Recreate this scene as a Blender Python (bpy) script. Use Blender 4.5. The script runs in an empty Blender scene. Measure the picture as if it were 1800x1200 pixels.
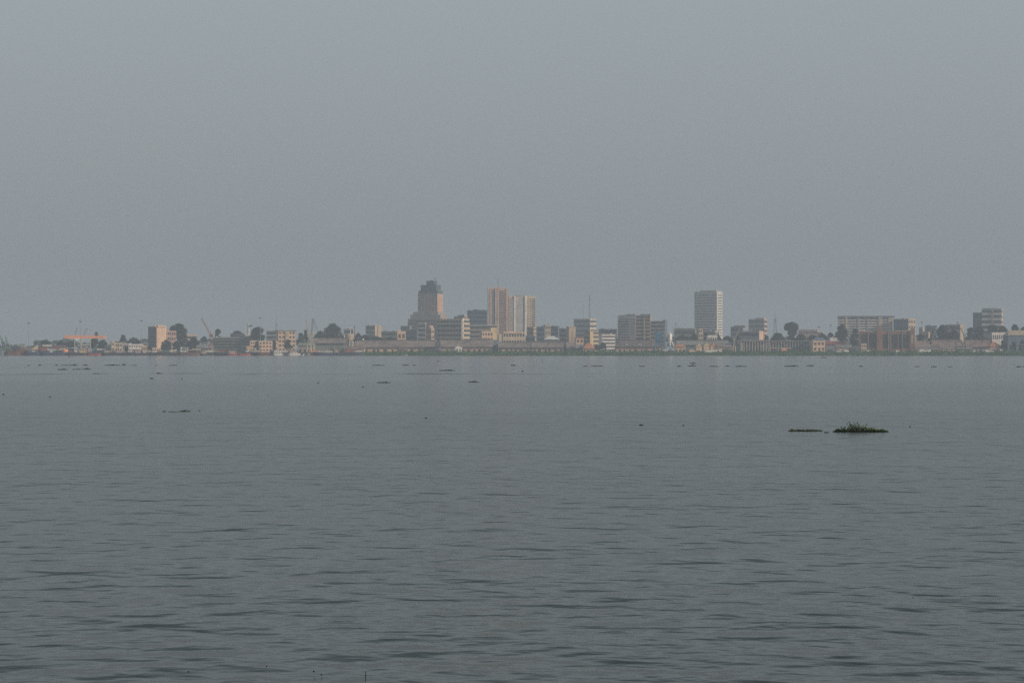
import bpy, math, random
from mathutils import Vector, Matrix
R = math.radians
random.seed(11)
C = bpy.context.scene.collection
F = 3900.0      # focal length in photo pixels (photo 1800 wide)
H = 6.0         # eye height over the river
HOR = 617.0     # photo row of the horizon
G = 4.5         # level of the city ground over the river
KW = lambda D: D / F
def PX(px, D): return (px - 900.0) * D / F
def PZ(py, D): return H + (HOR - py) * D / F
def wat(py): return F * H / (py - HOR)      # distance of a point of the river surface

# ---------------------------------------------------------------- materials
MATS = {}
def mat(name, rgb, rough=.8, var=.22, scale=.25, metal=0.0, streak=True, spec=.3):
    if name in MATS: return MATS[name]
    m = bpy.data.materials.new(name); m.use_nodes = True
    nt = m.node_tree; N = nt.nodes; L = nt.links
    b = N['Principled BSDF']
    b.inputs['Roughness'].default_value = rough; b.inputs['Metallic'].default_value = metal
    b.inputs['Specular IOR Level'].default_value = spec
    tc = N.new('ShaderNodeTexCoord'); mp = N.new('ShaderNodeMapping')
    mp.inputs['Scale'].default_value = (1, 1, .35 if streak else 1)
    no = N.new('ShaderNodeTexNoise'); no.inputs['Scale'].default_value = scale; no.inputs['Detail'].default_value = 5
    rp = N.new('ShaderNodeValToRGB')
    rp.color_ramp.elements[0].position = .3; rp.color_ramp.elements[1].position = .72
    d = 1 - var * 1.3; u = 1 + var * .6
    rp.color_ramp.elements[0].color = (rgb[0]*d, rgb[1]*d, rgb[2]*d, 1)
    rp.color_ramp.elements[1].color = (min(1, rgb[0]*u), min(1, rgb[1]*u), min(1, rgb[2]*u), 1)
    L.new(tc.outputs['Object'], mp.inputs[0]); L.new(mp.outputs[0], no.inputs['Vector'])
    L.new(no.outputs[0], rp.inputs[0]); L.new(rp.outputs[0], b.inputs['Base Color'])
    MATS[name] = m; return m
def M_(n): return MATS[n]
mat('concrete_grey', (.42,.42,.42)); mat('concrete_dark', (.22,.235,.25)); mat('concrete_brown', (.38,.33,.30))
mat('plaster_cream', (.62,.52,.38)); mat('plaster_white', (.74,.71,.66)); mat('plaster_pink', (.56,.40,.33))
mat('plaster_orange', (.70,.50,.35)); mat('plaster_tan', (.50,.40,.28)); mat('plaster_yellow', (.66,.52,.28))
mat('sunlit_terracotta', (.60,.36,.25)); mat('tower_pale', (.64,.63,.60)); mat('brick', (.36,.19,.14)); mat('brick_pink', (.56,.42,.37)); mat('slate_blue', (.15,.20,.26)); mat('teal_crown', (.09,.13,.155))
mat('glass', (.06,.07,.085), .3, .3, .1, spec=.5); mat('glass_blue', (.06,.09,.13), .3, .3, .1, spec=.5)
mat('shade_opening', (.05,.05,.055), .9); mat('roof_brown', (.29,.235,.205), .85, .3, .12); mat('roof_rust', (.26,.175,.155), .85, .35, .12)
mat('roof_grey', (.27,.27,.255), .8, .25, .1); mat('roof_dark', (.10,.10,.11), .85); mat('roof_dark2', (.17,.135,.13), .85); mat('roof_orange', (.58,.26,.13), .8)
mat('roof_red', (.34,.10,.08), .8); mat('roof_white', (.78,.76,.72), .6, .08); mat('roof_green', (.23,.26,.22), .8)
mat('steel_orange', (.86,.36,.19), .55, .15); mat('steel_yellow', (.62,.50,.22), .55, .15); mat('steel_blue', (.05,.20,.34), .5, .15)
mat('steel_white', (.86,.84,.80), .5, .1); mat('steel_grey', (.30,.31,.31), .6, .15); mat('steel_red', (.32,.15,.13), .6, .2)
mat('steel_dark', (.09,.09,.10), .6, .2); mat('steel_green', (.12,.22,.17), .6, .2); mat('steel_buff', (.52,.47,.36), .6, .15)
mat('hull_dark', (.05,.05,.065), .6, .3); mat('hull_blue', (.05,.07,.13), .55, .3); mat('hull_rust', (.22,.11,.09), .7, .4); mat('hull_red', (.42,.10,.09), .6, .3)
mat('hull_white', (.75,.73,.69), .5, .12); mat('wood', (.30,.20,.11), .8); mat('skin', (.09,.05,.035), .6, .1); mat('cloth', (.10,.10,.12), .9)
mat('bark', (.10,.08,.06), .9); mat('quay_concrete', (.11,.10,.095), .9, .4, .2)
mat('leaf_dark', (.030,.050,.030), .7, .45, .12, streak=False); mat('leaf_mid', (.045,.072,.033), .7, .45, .12, streak=False)
mat('leaf_olive', (.065,.080,.035), .7, .4, .12, streak=False)
mat('reed_green', (.060,.165,.038), .8, .55, .06, streak=False)
mat('weed_green', (.06,.14,.022), .45, .4, 6, streak=False, spec=.5); mat('weed_olive', (.045,.055,.018), .6, .4, 4, streak=False)
mat('weed_dead', (.070,.055,.025), .8, .5, 5, streak=False); mat('weed_dark', (.015,.020,.010), .8, .3, 5, streak=False)

# ---------------------------------------------------------------- mesh helpers
class MB:
    def __init__(s): s.v = []; s.f = []
    def add(s, vs, fs):
        n = len(s.v); s.v += [tuple(v) for v in vs]; s.f += [tuple(i + n for i in f) for f in fs]; return s
    def box(s, a, b, c, d, e, f):
        x0, x1 = min(a, b), max(a, b); y0, y1 = min(c, d), max(c, d); z0, z1 = min(e, f), max(e, f)
        return s.add([(x0,y0,z0),(x1,y0,z0),(x1,y1,z0),(x0,y1,z0),(x0,y0,z1),(x1,y0,z1),(x1,y1,z1),(x0,y1,z1)],
                     [(0,3,2,1),(4,5,6,7),(0,1,5,4),(1,2,6,5),(2,3,7,6),(3,0,4,7)])
    def tube(s, p, q, r, r2=None, n=6, caps=True):
        p = Vector(p); q = Vector(q); r2 = r if r2 is None else r2
        d = (q - p); 
        if d.length < 1e-6: return s
        d.normalize(); a = d.orthogonal().normalized(); b = d.cross(a)
        vs = []
        for c, rr in ((p, r), (q, r2)):
            for i in range(n):
                t = 2*math.pi*i/n; vs.append(c + a*math.cos(t)*rr + b*math.sin(t)*rr)
        fs = [(i, (i+1) % n, n+(i+1) % n, n+i) for i in range(n)]
        if caps: fs += [tuple(range(n))[::-1], tuple(range(n, 2*n))]
        return s.add(vs, fs)
    def lattice(s, p, q, w, bays, r, up=(0,0,1), w2=None):
        """square lattice girder from p to q"""
        p = Vector(p); q = Vector(q); d = (q-p).normalized(); w2 = w if w2 is None else w2
        a = d.cross(Vector(up)); a = d.orthogonal() if a.length < .1 else a
        a.normalize(); b = d.cross(a).normalized()
        cs = [(-1,-1),(1,-1),(1,1),(-1,1)]
        def pt(t, c): 
            ww = (w + (w2-w)*t)/2
            return p.lerp(q, t) + a*c[0]*ww + b*c[1]*ww
        for c in cs: s.tube(pt(0,c), pt(1,c), r, n=4)
        for i in range(bays):
            t0, t1 = i/bays, (i+1)/bays
            for k in range(4):
                c0, c1 = cs[k], cs[(k+1) % 4]
                if i % 2: c0, c1 = c1, c0
                s.tube(pt(t0,c0), pt(t1,c1), r*.6, n=3, caps=False)
        return s
    def prism(s, poly, y0, y1):       # poly of (x,z), extruded along y
        n = len(poly)
        vs = [(x, y0, z) for x, z in poly] + [(x, y1, z) for x, z in poly]
        return s.add(vs, [tuple(range(n)), tuple(range(2*n-1, n-1, -1))] + [(i, i+n, (i+1) % n+n, (i+1) % n) for i in range(n)])
    def lathe(s, x, y, prof, n=16):   # prof of (r,z)
        vs = []
        for r, z in prof:
            for i in range(n):
                t = 2*math.pi*i/n; vs.append((x + r*math.cos(t), y + r*math.sin(t), z))
        m = len(prof)
        fs = [(j*n+i, j*n+(i+1) % n, (j+1)*n+(i+1) % n, (j+1)*n+i) for j in range(m-1) for i in range(n)]
        fs += [tuple(range(n))[::-1], tuple(range((m-1)*n, m*n))]
        return s.add(vs, fs)
    def leaf(s, c, r, rnd=random, flat=.0):
        c = Vector(c); a = Vector((rnd.gauss(0,1), rnd.gauss(0,1), rnd.gauss(0,1)*(1-flat))).normalized()
        b = a.orthogonal().normalized(); b.rotate(Matrix.Rotation(rnd.random()*6.3, 3, a))
        r1 = r*rnd.uniform(.6,1.2); r2 = r*rnd.uniform(.4,.9); m = a.cross(b)
        return s.add([c+a*r1, c+b*r2, c-a*r1, c-b*r2+m*r*.4], [(0,1,2,3)])
    def build(s, name, m, parent=None, loc=None):
        me = bpy.data.meshes.new(name); me.from_pydata(s.v, [], s.f); me.materials.append(M_(m) if isinstance(m, str) else m)
        me.validate(); me.update()
        o = bpy.data.objects.new(name, me); C.objects.link(o)
        if parent: o.parent = parent
        if loc: o.location = loc
        return o
def tag(o, label=None, cat=None, group=None, kind=None):
    if label: o['label'] = label
    if cat: o['category'] = cat
    if group: o['group'] = group
    if kind: o['kind'] = kind
    return o
def thing(name, label, cat, loc=(0,0,0), rz=0, group=None):
    o = bpy.data.objects.new(name, None); C.objects.link(o); o.location = loc; o.rotation_euler = (0,0,rz)
    o.empty_display_size = 1
    return tag(o, label, cat, group)

# ---------------------------------------------------------------- setting: water, land, haze
def water_material():
    m = bpy.data.materials.new('river_water'); m.use_nodes = True; nt = m.node_tree; N = nt.nodes; L = nt.links
    b = N['Principled BSDF']; b.inputs['Base Color'].default_value = WATER_COL
    b.inputs['IOR'].default_value = 1.33; b.inputs['Specular IOR Level'].default_value = .5
    tc = N.new('ShaderNodeTexCoord')
    def noise(scale, sx, sy, det, rot=0):
        mp = N.new('ShaderNodeMapping'); mp.inputs['Scale'].default_value = (sx, sy, 1); mp.inputs['Rotation'].default_value = (0,0,R(rot))
        no = N.new('ShaderNodeTexNoise'); no.inputs['Scale'].default_value = scale; no.inputs['Detail'].default_value = det
        no.inputs['Roughness'].default_value = .5
        L.new(tc.outputs['Object'], mp.inputs[0]); L.new(mp.outputs[0], no.inputs['Vector']); return no.outputs[0]
    def math_(op, a, b_=None):
        x = N.new('ShaderNodeMath'); x.operation = op
        for i, v in enumerate((a, b_)):
            if v is None: continue
            if isinstance(v, (int, float)): x.inputs[i].default_value = v
            else: L.new(v, x.inputs[i])
        return x.outputs[0]
    small = noise(1.8, 1.0, 1, 1.8, 10); mid = noise(.72, 1.0, 1, 1.3, -14)
    big = math_('MULTIPLY', math_('POWER', noise(.56, 1.15, 1, 1.6, 14), 2.0), 1.6)
    huge = math_('POWER', noise(.15, 1.1, 1, 1.5, -12), 2.0)
    patch = noise(.035, .35, 1, 3, 4); ps = math_('ADD', math_('MULTIPLY', patch, 1.6), -.15)
    streak = noise(.0045, .12, 1.0, 4, 2)
    hgt = math_('ADD', math_('ADD', math_('MULTIPLY', math_('MULTIPLY', small, ps), W_SMALL), math_('MULTIPLY', mid, W_MID)), math_('ADD', math_('MULTIPLY', big, W_BIG), math_('MULTIPLY', huge, .50)))
    bp = N.new('ShaderNodeBump'); bp.inputs['Strength'].default_value = 1; bp.inputs['Distance'].default_value = 1
    L.new(hgt, bp.inputs['Height']); L.new(bp.outputs[0], b.inputs['Normal'])
    # calm and ruffled bands far out change the fine roughness of the surface
    rr = N.new('ShaderNodeMapRange'); rr.inputs['From Min'].default_value = .35; rr.inputs['From Max'].default_value = .65
    rr.inputs['To Min'].default_value = -.02; rr.inputs['To Max'].default_value = .03
    L.new(streak, rr.inputs[0])
    sep = N.new('ShaderNodeSeparateXYZ'); L.new(tc.outputs['Object'], sep.inputs[0])
    def mrange(v, a0, a1, b0, b1):
        q_ = N.new('ShaderNodeMapRange'); q_.interpolation_type = 'SMOOTHSTEP'
        for i_, x_ in enumerate((a0, a1, b0, b1)): q_.inputs[1+i_].default_value = x_
        L.new(v, q_.inputs[0]); return q_.outputs[0]
    off = mrange(sep.outputs[1], 60, 700, .19, .125)          # sheltered, calmer water offshore
    wob = math_('MULTIPLY', noise(.03, .6, 0.0001, 5), 90)    # current line, ruffled, across the left half
    dist = math_('ABSOLUTE', math_('SUBTRACT', math_('ADD', sep.outputs[1], wob), 632))
    line = math_('MULTIPLY', math_('MULTIPLY', mrange(dist, 3, 26, 1, 0), mrange(noise(.09, .6, .35, 3), .44, .60, 0, 1)), mrange(sep.outputs[0], -40, 60, .26, .04))
    L.new(math_('MAXIMUM', math_('ADD', math_('ADD', off, rr.outputs[0]), line), .03), b.inputs['Roughness'])
    calm = mrange(sep.outputs[1], 250, 1500, 1.0, .85)
    far_sheen = N.new('ShaderNodeMix'); far_sheen.data_type = 'RGBA'; L.new(mrange(sep.outputs[1], 45, 420, 0, 1), far_sheen.inputs[0])   # brighter reflection of the far water put into its base colour
    far_sheen.inputs[6].default_value = WATER_COL; far_sheen.inputs[7].default_value = (.072,.082,.084,1); L.new(far_sheen.outputs[2], b.inputs['Base Color'])
    hgt = math_('MULTIPLY', hgt, calm); L.new(hgt, bp.inputs['Height'])
    return m
WATER_COL = (.024, .037, .031, 1)
W_SMALL, W_MID, W_BIG = .078, .165, .145
XW = 3600; YF = 8200
w = MB().add([(-XW,-200,0),(XW,-200,0),(XW,3012,0),(-XW,3012,0)], [(0,1,2,3)]).build('water', water_material()); tag(w, kind='structure')
# ground: one sheet behind the quay line, gently uneven, to the horizon
g = MB(); nx, ny = 60, 24
for j in range(ny+1):
    for i in range(nx+1):
        x = -XW + 2*XW*i/nx; y = 3006 + (YF-3006)*(j/ny)**1.6
        g.v.append((x, y, G + (0 if j < 3 else random.uniform(-.4,.4))))
for j in range(ny):
    for i in range(nx):
        a = j*(nx+1)+i; g.f.append((a, a+1, a+nx+2, a+nx+1))
mat('earth', (.15,.13,.095), .95, .4, .03, streak=False)
tag(g.build('ground', 'earth'), kind='structure')
xq = PX(628, 2998)
q = MB().box(-XW, xq, 3000, 3007, -.8, G+.15)
for i in range(60):
    x = -XW + (xq+XW)*i/60
    q.box(x, x+1.2, 2999.4, 3000.2, -.7, G-.4)
tag(q.build('quay', 'quay_concrete'), kind='structure')
# earthen bank that carries the green belt
b = MB(); n = 160; x_end = XW
prev = None
for i in range(n+1):
    x = xq + (x_end-xq)*(i/n)
    off = 3*math.sin(i*.6)+2*math.sin(i*1.7)
    b.v += [(x, 2966+off, -.5), (x, 2984+off, 2.6), (x, 3007, G+.1)]
for i in range(n):
    a = i*3
    for k in (0,1): b.f.append((a+k, a+3+k, a+4+k, a+1+k))
tag(b.build('bank', 'reed_green'), kind='structure')
# green belt of reeds and water weeds on the bank (uncountable)
rnd = random.Random(5)
for nm, x0, x1, cnt in (('reed_belt', 600, 1900, 26000),):
    m = MB()
    for i in range(cnt):
        px = rnd.uniform(x0, x1)**1.0; t = rnd.random()**.8
        D = 2960 + t*44; X = PX(px, 2975)
        edge = 4*math.sin(px*.09)+3*math.sin(px*.23+1); D += edge*.4
        fade = min(1, max(.15, (px-600)/140))
        hh = (2.0 + .5*math.sin(px*.05)+.4*math.sin(px*.31)+rnd.uniform(0,1.0))*fade
        zb = max(0, (D-2968)/38*4.2)
        z = zb + rnd.random()*hh
        m.leaf((X, D, z+.2), rnd.uniform(.7,1.3), rnd, .0)
    tag(m.build(nm, 'reed_green'), label='green belt of reeds and floating weed along the far bank', cat='reeds', kind='stuff')

def haze_material():
    m = bpy.data.materials.new('haze_air'); m.use_nodes = True; nt = m.node_tree
    nt.nodes.remove(nt.nodes['Principled BSDF'])
    v = nt.nodes.new('ShaderNodeVolumePrincipled')
    v.inputs['Density'].default_value = HAZE_D; v.inputs['Color'].default_value = HAZE_COL
    v.inputs['Density Attribute'].default_value = ''; v.inputs['Anisotropy'].default_value = 0
    nt.links.new(v.outputs[0], nt.nodes['Material Output'].inputs['Volume'])
    return m
HAZE_D = .000165; HAZE_COL = (.68,.82,.945,1)
hz = MB().box(-XW-100, XW+100, -300, YF+100, -2, 150).build('haze', haze_material()); tag(hz, kind='stuff')

# ---------------------------------------------------------------- buildings
class Bldg:
    def __init__(s, name, label, x0, xs, x1, yt, D, th, wall, cat='building', depth=16, group=None, yb=None):
        s.D = D; s.k = D/F; s.th = th; s.xs = xs; s.wall = wall
        t = R(abs(th)); s.c = math.cos(t); s.sn = math.sin(t)
        s.root = thing(name, label, cat, (PX(xs, D), D, G), R(-th), group)
        if th >= 0:
            s.xl, s.xr = -(xs-x0)*s.k/s.c, 0.0
            s.d = (x1-xs)*s.k/s.sn if (th > 0 and x1 > xs) else depth
        else:
            s.xl, s.xr = 0.0, (x1-xs)*s.k/s.c
            s.d = (xs-x0)*s.k/s.sn if xs > x0 else depth
        s.zt = s.Z(yt); s.zb = -.6 if yb is None else s.Z(yb)
        MB().box(s.xl, s.xr, 0, s.d, s.zb, s.zt).build('wall', wall, s.root)
        # parapet, proud and slightly higher
        p = .25; w2 = MB()
        w2.box(s.xl-p, s.xr+p, -p, .35, s.zt-.35, s.zt+.8); w2.box(s.xl-p, s.xr+p, s.d-.35, s.d+p, s.zt-.35, s.zt+.8)
        w2.box(s.xl-p, s.xl+.35, .352, s.d-.352, s.zt-.35, s.zt+.798); w2.box(s.xr-.35, s.xr+p, .352, s.d-.352, s.zt-.35, s.zt+.798)
        w2.build('parapet', wall, s.root)
    def Z(s, py): return H + (HOR-py)*s.k - G
    def U(s, px): return (px-s.xs)*s.k/s.c
    def V(s, px): return abs(px-s.xs)*s.k/s.sn
    def fb(s, mb, face, a, b, o0, o1, z0, z1):
        if face == 'f': mb.box(a, b, -o0, -o1, z0, z1)
        elif s.th >= 0: mb.box(s.xr+o0, s.xr+o1, a, b, z0, z1)
        else: mb.box(s.xl-o0, s.xl-o1, a, b, z0, z1)
    def fpoly(s, mb, face, pts, o0, o1):
        n = len(pts)
        def P3(u, z, o):
            return (u, -o, z) if face == 'f' else ((s.xr+o, u, z) if s.th >= 0 else (s.xl-o, u, z))
        mb.add([P3(u, z, o0) for u, z in pts]+[P3(u, z, o1) for u, z in pts], [tuple(range(n))[::-1], tuple(range(n, 2*n))]+[(i, (i+1) % n, n+(i+1) % n, n+i) for i in range(n)])
    def span(s, face, pa, pb):
        if face == 'f':
            return (s.xl+.4 if pa is None else s.U(pa)), (s.xr-.4 if pb is None else s.U(pb))
        v = (.4 if pa is None else s.V(pa)), (s.d-.4 if pb is None else s.V(pb))
        return min(v), max(v)
    def face(s, face, n, kind='bands', cols=8, ya=None, yb=None, pa=None, pb=None, glass='glass', trim=None, lo=.38, hi=.82, out=1.2, fill=.6):
        a, b = s.span(face, pa, pb); zt = s.zt-.5 if ya is None else s.Z(ya); zb = .2 if yb is None else s.Z(yb)
        fh = (zt-zb)/n; trim = trim or s.wall
        for i in range(n):
            z = zb + i*fh
            if kind in ('bands', 'ledges', 'balconies'):
                mb = MB(); s.fb(mb, face, a, b, -.2, .1, z+lo*fh, z+hi*fh); mb.build('window_band', glass, s.root)
            if kind == 'ledges':
                mb = MB(); s.fb(mb, face, a-.2, b+.2, -.1, out, z+hi*fh, z+(hi+.12)*fh); mb.build('ledge', trim, s.root)
            if kind == 'balconies':
                mb = MB(); s.fb(mb, face, a-.1, b+.1, -.1, out, z-.02*fh, z+.05*fh); s.fb(mb, face, a-.1, b+.1, out-.15, out, z+.052*fh, z+(lo-.02)*fh)
                mb.build('balcony', trim, s.root)
            if kind == 'grid':
                mb = MB(); st = (b-a)/cols; zt_, zm, zb_ = z+hi*fh, z+hi*fh-.16, z+lo*fh; pts = [(b, zt_), (a, zt_), (a, zm)]
                for j in range(cols): pts += [(a+st*(j+.5-fill/2), zm), (a+st*(j+.5-fill/2), zb_), (a+st*(j+.5+fill/2), zb_), (a+st*(j+.5+fill/2), zm)]
                pts.append((b, zm)); s.fpoly(mb, face, pts, -.2, .1)
                mb.build('window_row', glass, s.root)
            if kind == 'windows':
                st = (b-a)/cols
                for j in range(cols):
                    mb = MB(); s.fb(mb, face, a+st*(j+.5-fill/2), a+st*(j+.5+fill/2), -.2, .1, z+lo*fh, z+hi*fh); mb.build('window', glass, s.root)
        return s
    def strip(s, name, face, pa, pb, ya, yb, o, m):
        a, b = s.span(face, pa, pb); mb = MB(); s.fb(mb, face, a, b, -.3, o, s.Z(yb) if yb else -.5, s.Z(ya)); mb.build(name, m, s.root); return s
    def fins(s, face, n, o, m, w=.5, pa=None, pb=None, ya=None, yb=None):
        a, b = s.span(face, pa, pb)
        for i in range(n+1):
            u = a + (b-a)*i/n; mb = MB(); s.fb(mb, face, u-w/2, u+w/2, -.1, o, .1 if yb is None else s.Z(yb), s.zt-.4 if ya is None else s.Z(ya)); mb.build('pier', m, s.root)
        return s
    def top(s, name, pa, pb, yt, m, v0=.2, v1=.8, yb=None):
        MB().box(s.U(pa), s.U(pb), s.d*v0, s.d*v1, (s.zt-.2) if yb is None else s.Z(yb), s.Z(yt)).build(name, m, s.root); return s
    def mast(s, px, yt, r=.35, m='steel_dark', v=.4, name='antenna', yb=None):
        x = s.U(px); y = s.d*v; z1 = s.Z(yt); z0 = s.zt if yb is None else s.Z(yb)
        mb = MB().tube((x,y,z0-.3), (x,y,z1), r, r*.5, n=5); mb.tube((x-1,y,z1-1.5), (x+1,y,z1-1.5), r*.4, n=4); mb.build(name, m, s.root); return s
    def clutter(s, n, seed):
        rr = random.Random(seed)
        for i in range(n):
            x = rr.uniform(s.xl+2, s.xr-2) if s.xr-s.xl > 5 else (s.xl+s.xr)/2; y = rr.uniform(.2,.8)*s.d; w_ = rr.uniform(.8,2.0)
            if rr.random() < .5: MB().box(x-w_, x+w_, y-w_, y+w_, s.zt-.1, s.zt+rr.uniform(1.2,2.6)).build('rooftop_hut', rr.choice(['concrete_grey','plaster_cream',s.wall]), s.root)
            else: MB().lathe(x, y, [(w_*.6,s.zt-.1),(w_*.6,s.zt+1.5),(w_*.3,s.zt+1.9)], 10).build('water_tank', rr.choice(['roof_white','steel_dark']), s.root)
        return s

def block(label, x0, xs, x1, yt, D, th, wall, fn=5, fk='bands', fc=8, sn=None, sk=None, sc=3, name='office_block', clut=2, glass='glass', trim=None, **kw):
    B = Bldg(name, label, x0, xs, x1, yt, D, th, wall, **kw)
    if fk: B.face('f', fn, fk, fc, glass=glass, trim=trim)
    if sk: B.face('s', sn or fn, sk, sc, glass=glass, trim=trim)
    if clut: B.clutter(clut, int(x0*7+yt))
    return B

# --- tower with dark stepped crown (left of centre)
B = Bldg('tower', 'tallest brown tower with a dark stepped crown and lit orange side', 734, 769, 778, 517, 3720, 20, 'brick_pink')
B.face('f', 15, 'grid', 13, ya=517, yb=583, fill=.55); B.fins('f', 6, .5, 'concrete_brown', .8, ya=516, yb=590)
B.strip('corner_pier', 's', 770.5, 776.5, 519, 552, .3, 'sunlit_terracotta')  # warm light on the sunlit side put into this strip's colour
B.top('crown_tier', 734.6, 768.6, 510.5, 'teal_crown', .02, .98); B.top('crown_tier', 738.5, 766, 500.5, 'teal_crown', .06, .94, yb=512)
B.top('crown_tier', 746.5, 760.5, 493.5, 'teal_crown', .25, .8, yb=500); B.top('rooftop_hut', 751, 757, 492.5, 'slate_blue', .4, .6, yb=495)
B.mast(760.5, 487.5, .7); B.mast(763, 490, .6); B.mast(748, 491.5, .5); B.mast(754, 490.5, .5)
for i, (a_, b_, y_) in enumerate(((727, 780, 548), (722.5, 785, 553), (718.5, 789, 560), (719, 791, 568))):
    B.top('lower_wing', a_+i*.2, b_-9, y_, 'concrete_brown', -.12-i*.08, 1.02+i*.07, yb=622)
mbw = MB()
for i in range(7):
    z = B.Z(563+i*5); MB().box(B.U(720), B.U(781), -.365*B.d-.12, -.365*B.d+.1, z-1.6, z).build('window_band', 'glass', B.root)

# --- tall pink tower and the cream twin slab beside it
B = Bldg('tower', 'tall pinkish residential tower with vertical bays, left of the cream slab', 857, 858, 893, 507, 3480, -9, 'plaster_pink')
B.strip('recess_shade', 'f', 864.5, 870, 509, 590, .12, 'slate_blue'); B.face('f', 21, 'windows', 1, ya=508, yb=590, pa=858.5, pb=863, fill=.5)  # flat proud strip, the shade of a recess is put into its colour
B.face('f', 21, 'balconies', 1, ya=510, yb=590, pa=877, pb=888.3, trim='plaster_pink', out=1.0)
B.strip('bay', 'f', 870, 877, 506, 590, 1.2, 'plaster_pink')
for i in range(21):
    z = B.Z(590)+i*(B.Z(508)-B.Z(590))/21; MB().box(B.U(872.6), B.U(874.8), -1.32, -1.1, z+1.3, z+2.6).build('window', 'glass', B.root)
B.strip('pier', 'f', 889.5, 892.8, 507.5, 590, .9, 'plaster_pink'); B.top('rooftop_hut', 868, 880, 504.5, 'plaster_pink'); B.mast(876, 489, .35, v=.5)
B = Bldg('apartment_slab', 'cream apartment slab with bright vertical piers, right of the pink tower', 894.3, 894.3, 941.5, 521, 3490, -12, 'plaster_cream')
B.face('f', 17, 'balconies', ya=524, yb=591, pa=896, pb=902.5, out=.9, trim='plaster_white', lo=.42); B.strip('pier', 'f', 903, 906, 520, 594, 1.8, 'plaster_white')
B.strip('recess_shade', 'f', 906.5, 921.5, 522, 594, .15, 'concrete_grey'); B.face('f', 17, 'grid', 5, ya=524, yb=591, pa=907, pb=921, glass='glass', fill=.62)  # grey strip carries the shade of the middle bays as colour
B.strip('pier', 'f', 922, 925.5, 520, 594, 2.0, 'plaster_white'); B.face('f', 17, 'grid', 2, ya=524, yb=574, pa=926, pb=934.5, fill=.55)
B.face('f', 17, 'balconies', ya=524, yb=591, pa=935.5, pb=941, out=.9, trim='plaster_cream'); B.top('rooftop_hut', 908, 920, 518.8, 'slate_blue'); B.top('rooftop_hut', 924, 934, 519, 'plaster_cream')

# --- white banded tower on the right
B = Bldg('tower', 'pale office tower ringed by dark window bands, standing alone', 1222, 1260, 1273, 513, 3750, 23, 'tower_pale')
B.face('f', 16, 'bands', ya=517, yb=592, lo=.52, hi=.82, glass='glass_blue'); B.face('s', 16, 'bands', ya=517, yb=592, lo=.48, hi=.80, glass='glass_blue', pa=1262.5, pb=1272)
B.top('penthouse', 1231, 1258, 510, 'concrete_grey', .1, .9); B.strip('corner_pier', 's', 1260.2, 1261.8, 513, 595, .5, 'plaster_white')

# --- blocks: left part of the skyline
B = block('slab block with a blank sunlit orange end wall, beside big tree', 258, 275.3, 289.5, 574.5, 3120, 38, 'plaster_orange', 9, 'bands', clut=1, glass='glass_blue')
B.strip('shade_tone_panel', 'f', 258.4, 275, 575.5, 612, .06, 'concrete_dark'); B.top('stair_tower', 273.5, 276.8, 571.5, 'plaster_orange', .05, .9)  # shaded fronts, here and in later blocks, get their shade as panel colour
B = block('low pink annex with three window rows behind the orange slab', 290, 290, 309, 582, 3160, -14, 'plaster_pink', 4, 'windows', 5, name='annex', clut=1, depth=14)
block('distant beige roofline house seen right of the domed tree', 327, 327, 346, 588.5, 3700, -10, 'plaster_orange', 3, 'bands', name='house', clut=0)
B = block('long grey three storey block behind the red crane', 373, 438, 440, 593, 3180, 8, 'concrete_grey', 5, 'balconies', clut=3, trim='roof_green')
block('small grey block with glowing windows under flat crowned trees', 408, 431, 441, 588, 3260, 20, 'concrete_grey', 4, 'bands', sk='bands', clut=1, trim='plaster_orange')
B = Bldg('water_tower', 'slim white tower rising above flat crowned trees', 434, 437, 438, 570, 3300, 18, 'plaster_white', cat='tower', depth=3); B.top('tank_room', 437.5, 443, 571, 'concrete_dark', .1, .9, yb=574)
B = block('orange house in steps, left one of the two waterfront houses', 440, 440, 448, 599.5, 3060, -18, 'plaster_orange', 3, 'windows', 2, name='house', clut=0, depth=10)
MB().box(B.U(434), B.U(440)-.02, .5, 9, -.5, B.Z(608)).build('lower_wing', 'plaster_orange', B.root)
block('square orange house with two window rows, beside the dark tree', 455, 455, 478, 600, 3060, -20, 'plaster_orange', 3, 'windows', 4, name='house', clut=1, depth=12)
block('grey block half hidden by dome tree, left of the cream block', 468, 486, 487.5, 582, 3240, 10, 'concrete_grey', 5, 'bands', clut=1)
B = block('cream block with flat overhanging roof above a dark tree', 489, 489, 519, 581.5, 3140, -16, 'plaster_orange', 5, 'windows', 5, clut=0, depth=14)
B.top('roof_slab', 487, 520, 580.2, 'concrete_dark', -.08, 1.05); B.strip('stair_bay', 'f', 501, 507, 582, 612, 1.0, 'plaster_tan')
MB().box(B.U(485), B.U(489)-.02, .4, 9, -.5, B.Z(599)).build('lower_wing', 'plaster_orange', B.root)
block('far grey roof block with a white pole, right of the domed tree', 604, 621, 623, 578.5, 3560, 12, 'concrete_grey', 4, 'bands', clut=2)
B = block('grey block with tall pale lit end, far behind the warehouses', 642, 659, 669.5, 572.5, 3620, 32, 'plaster_tan', 6, 'bands', clut=1)
B.strip('shade_tone_panel', 'f', 642.4, 658.8, 573.5, 600, .05, 'concrete_grey'); B.strip('groove', 's', 662.5, 664, 573, 600, .1, 'roof_brown')
B = block('green grey office block with long window bands near chimney', 670, 697, 700, 583, 3330, 10, 'roof_green', 4, 'bands', clut=3, trim='concrete_grey')
block('small pink cube building lit by the sun, left of brown tower', 698.5, 698.5, 713, 583, 3180, -12, 'plaster_orange', 2, 'windows', 2, name='house', clut=2, depth=10)
block('dark stepped block under the left shoulder of brown tower', 704, 720, 723, 573.5, 3420, 15, 'concrete_dark', 6, 'grid', 6, clut=2)
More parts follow.
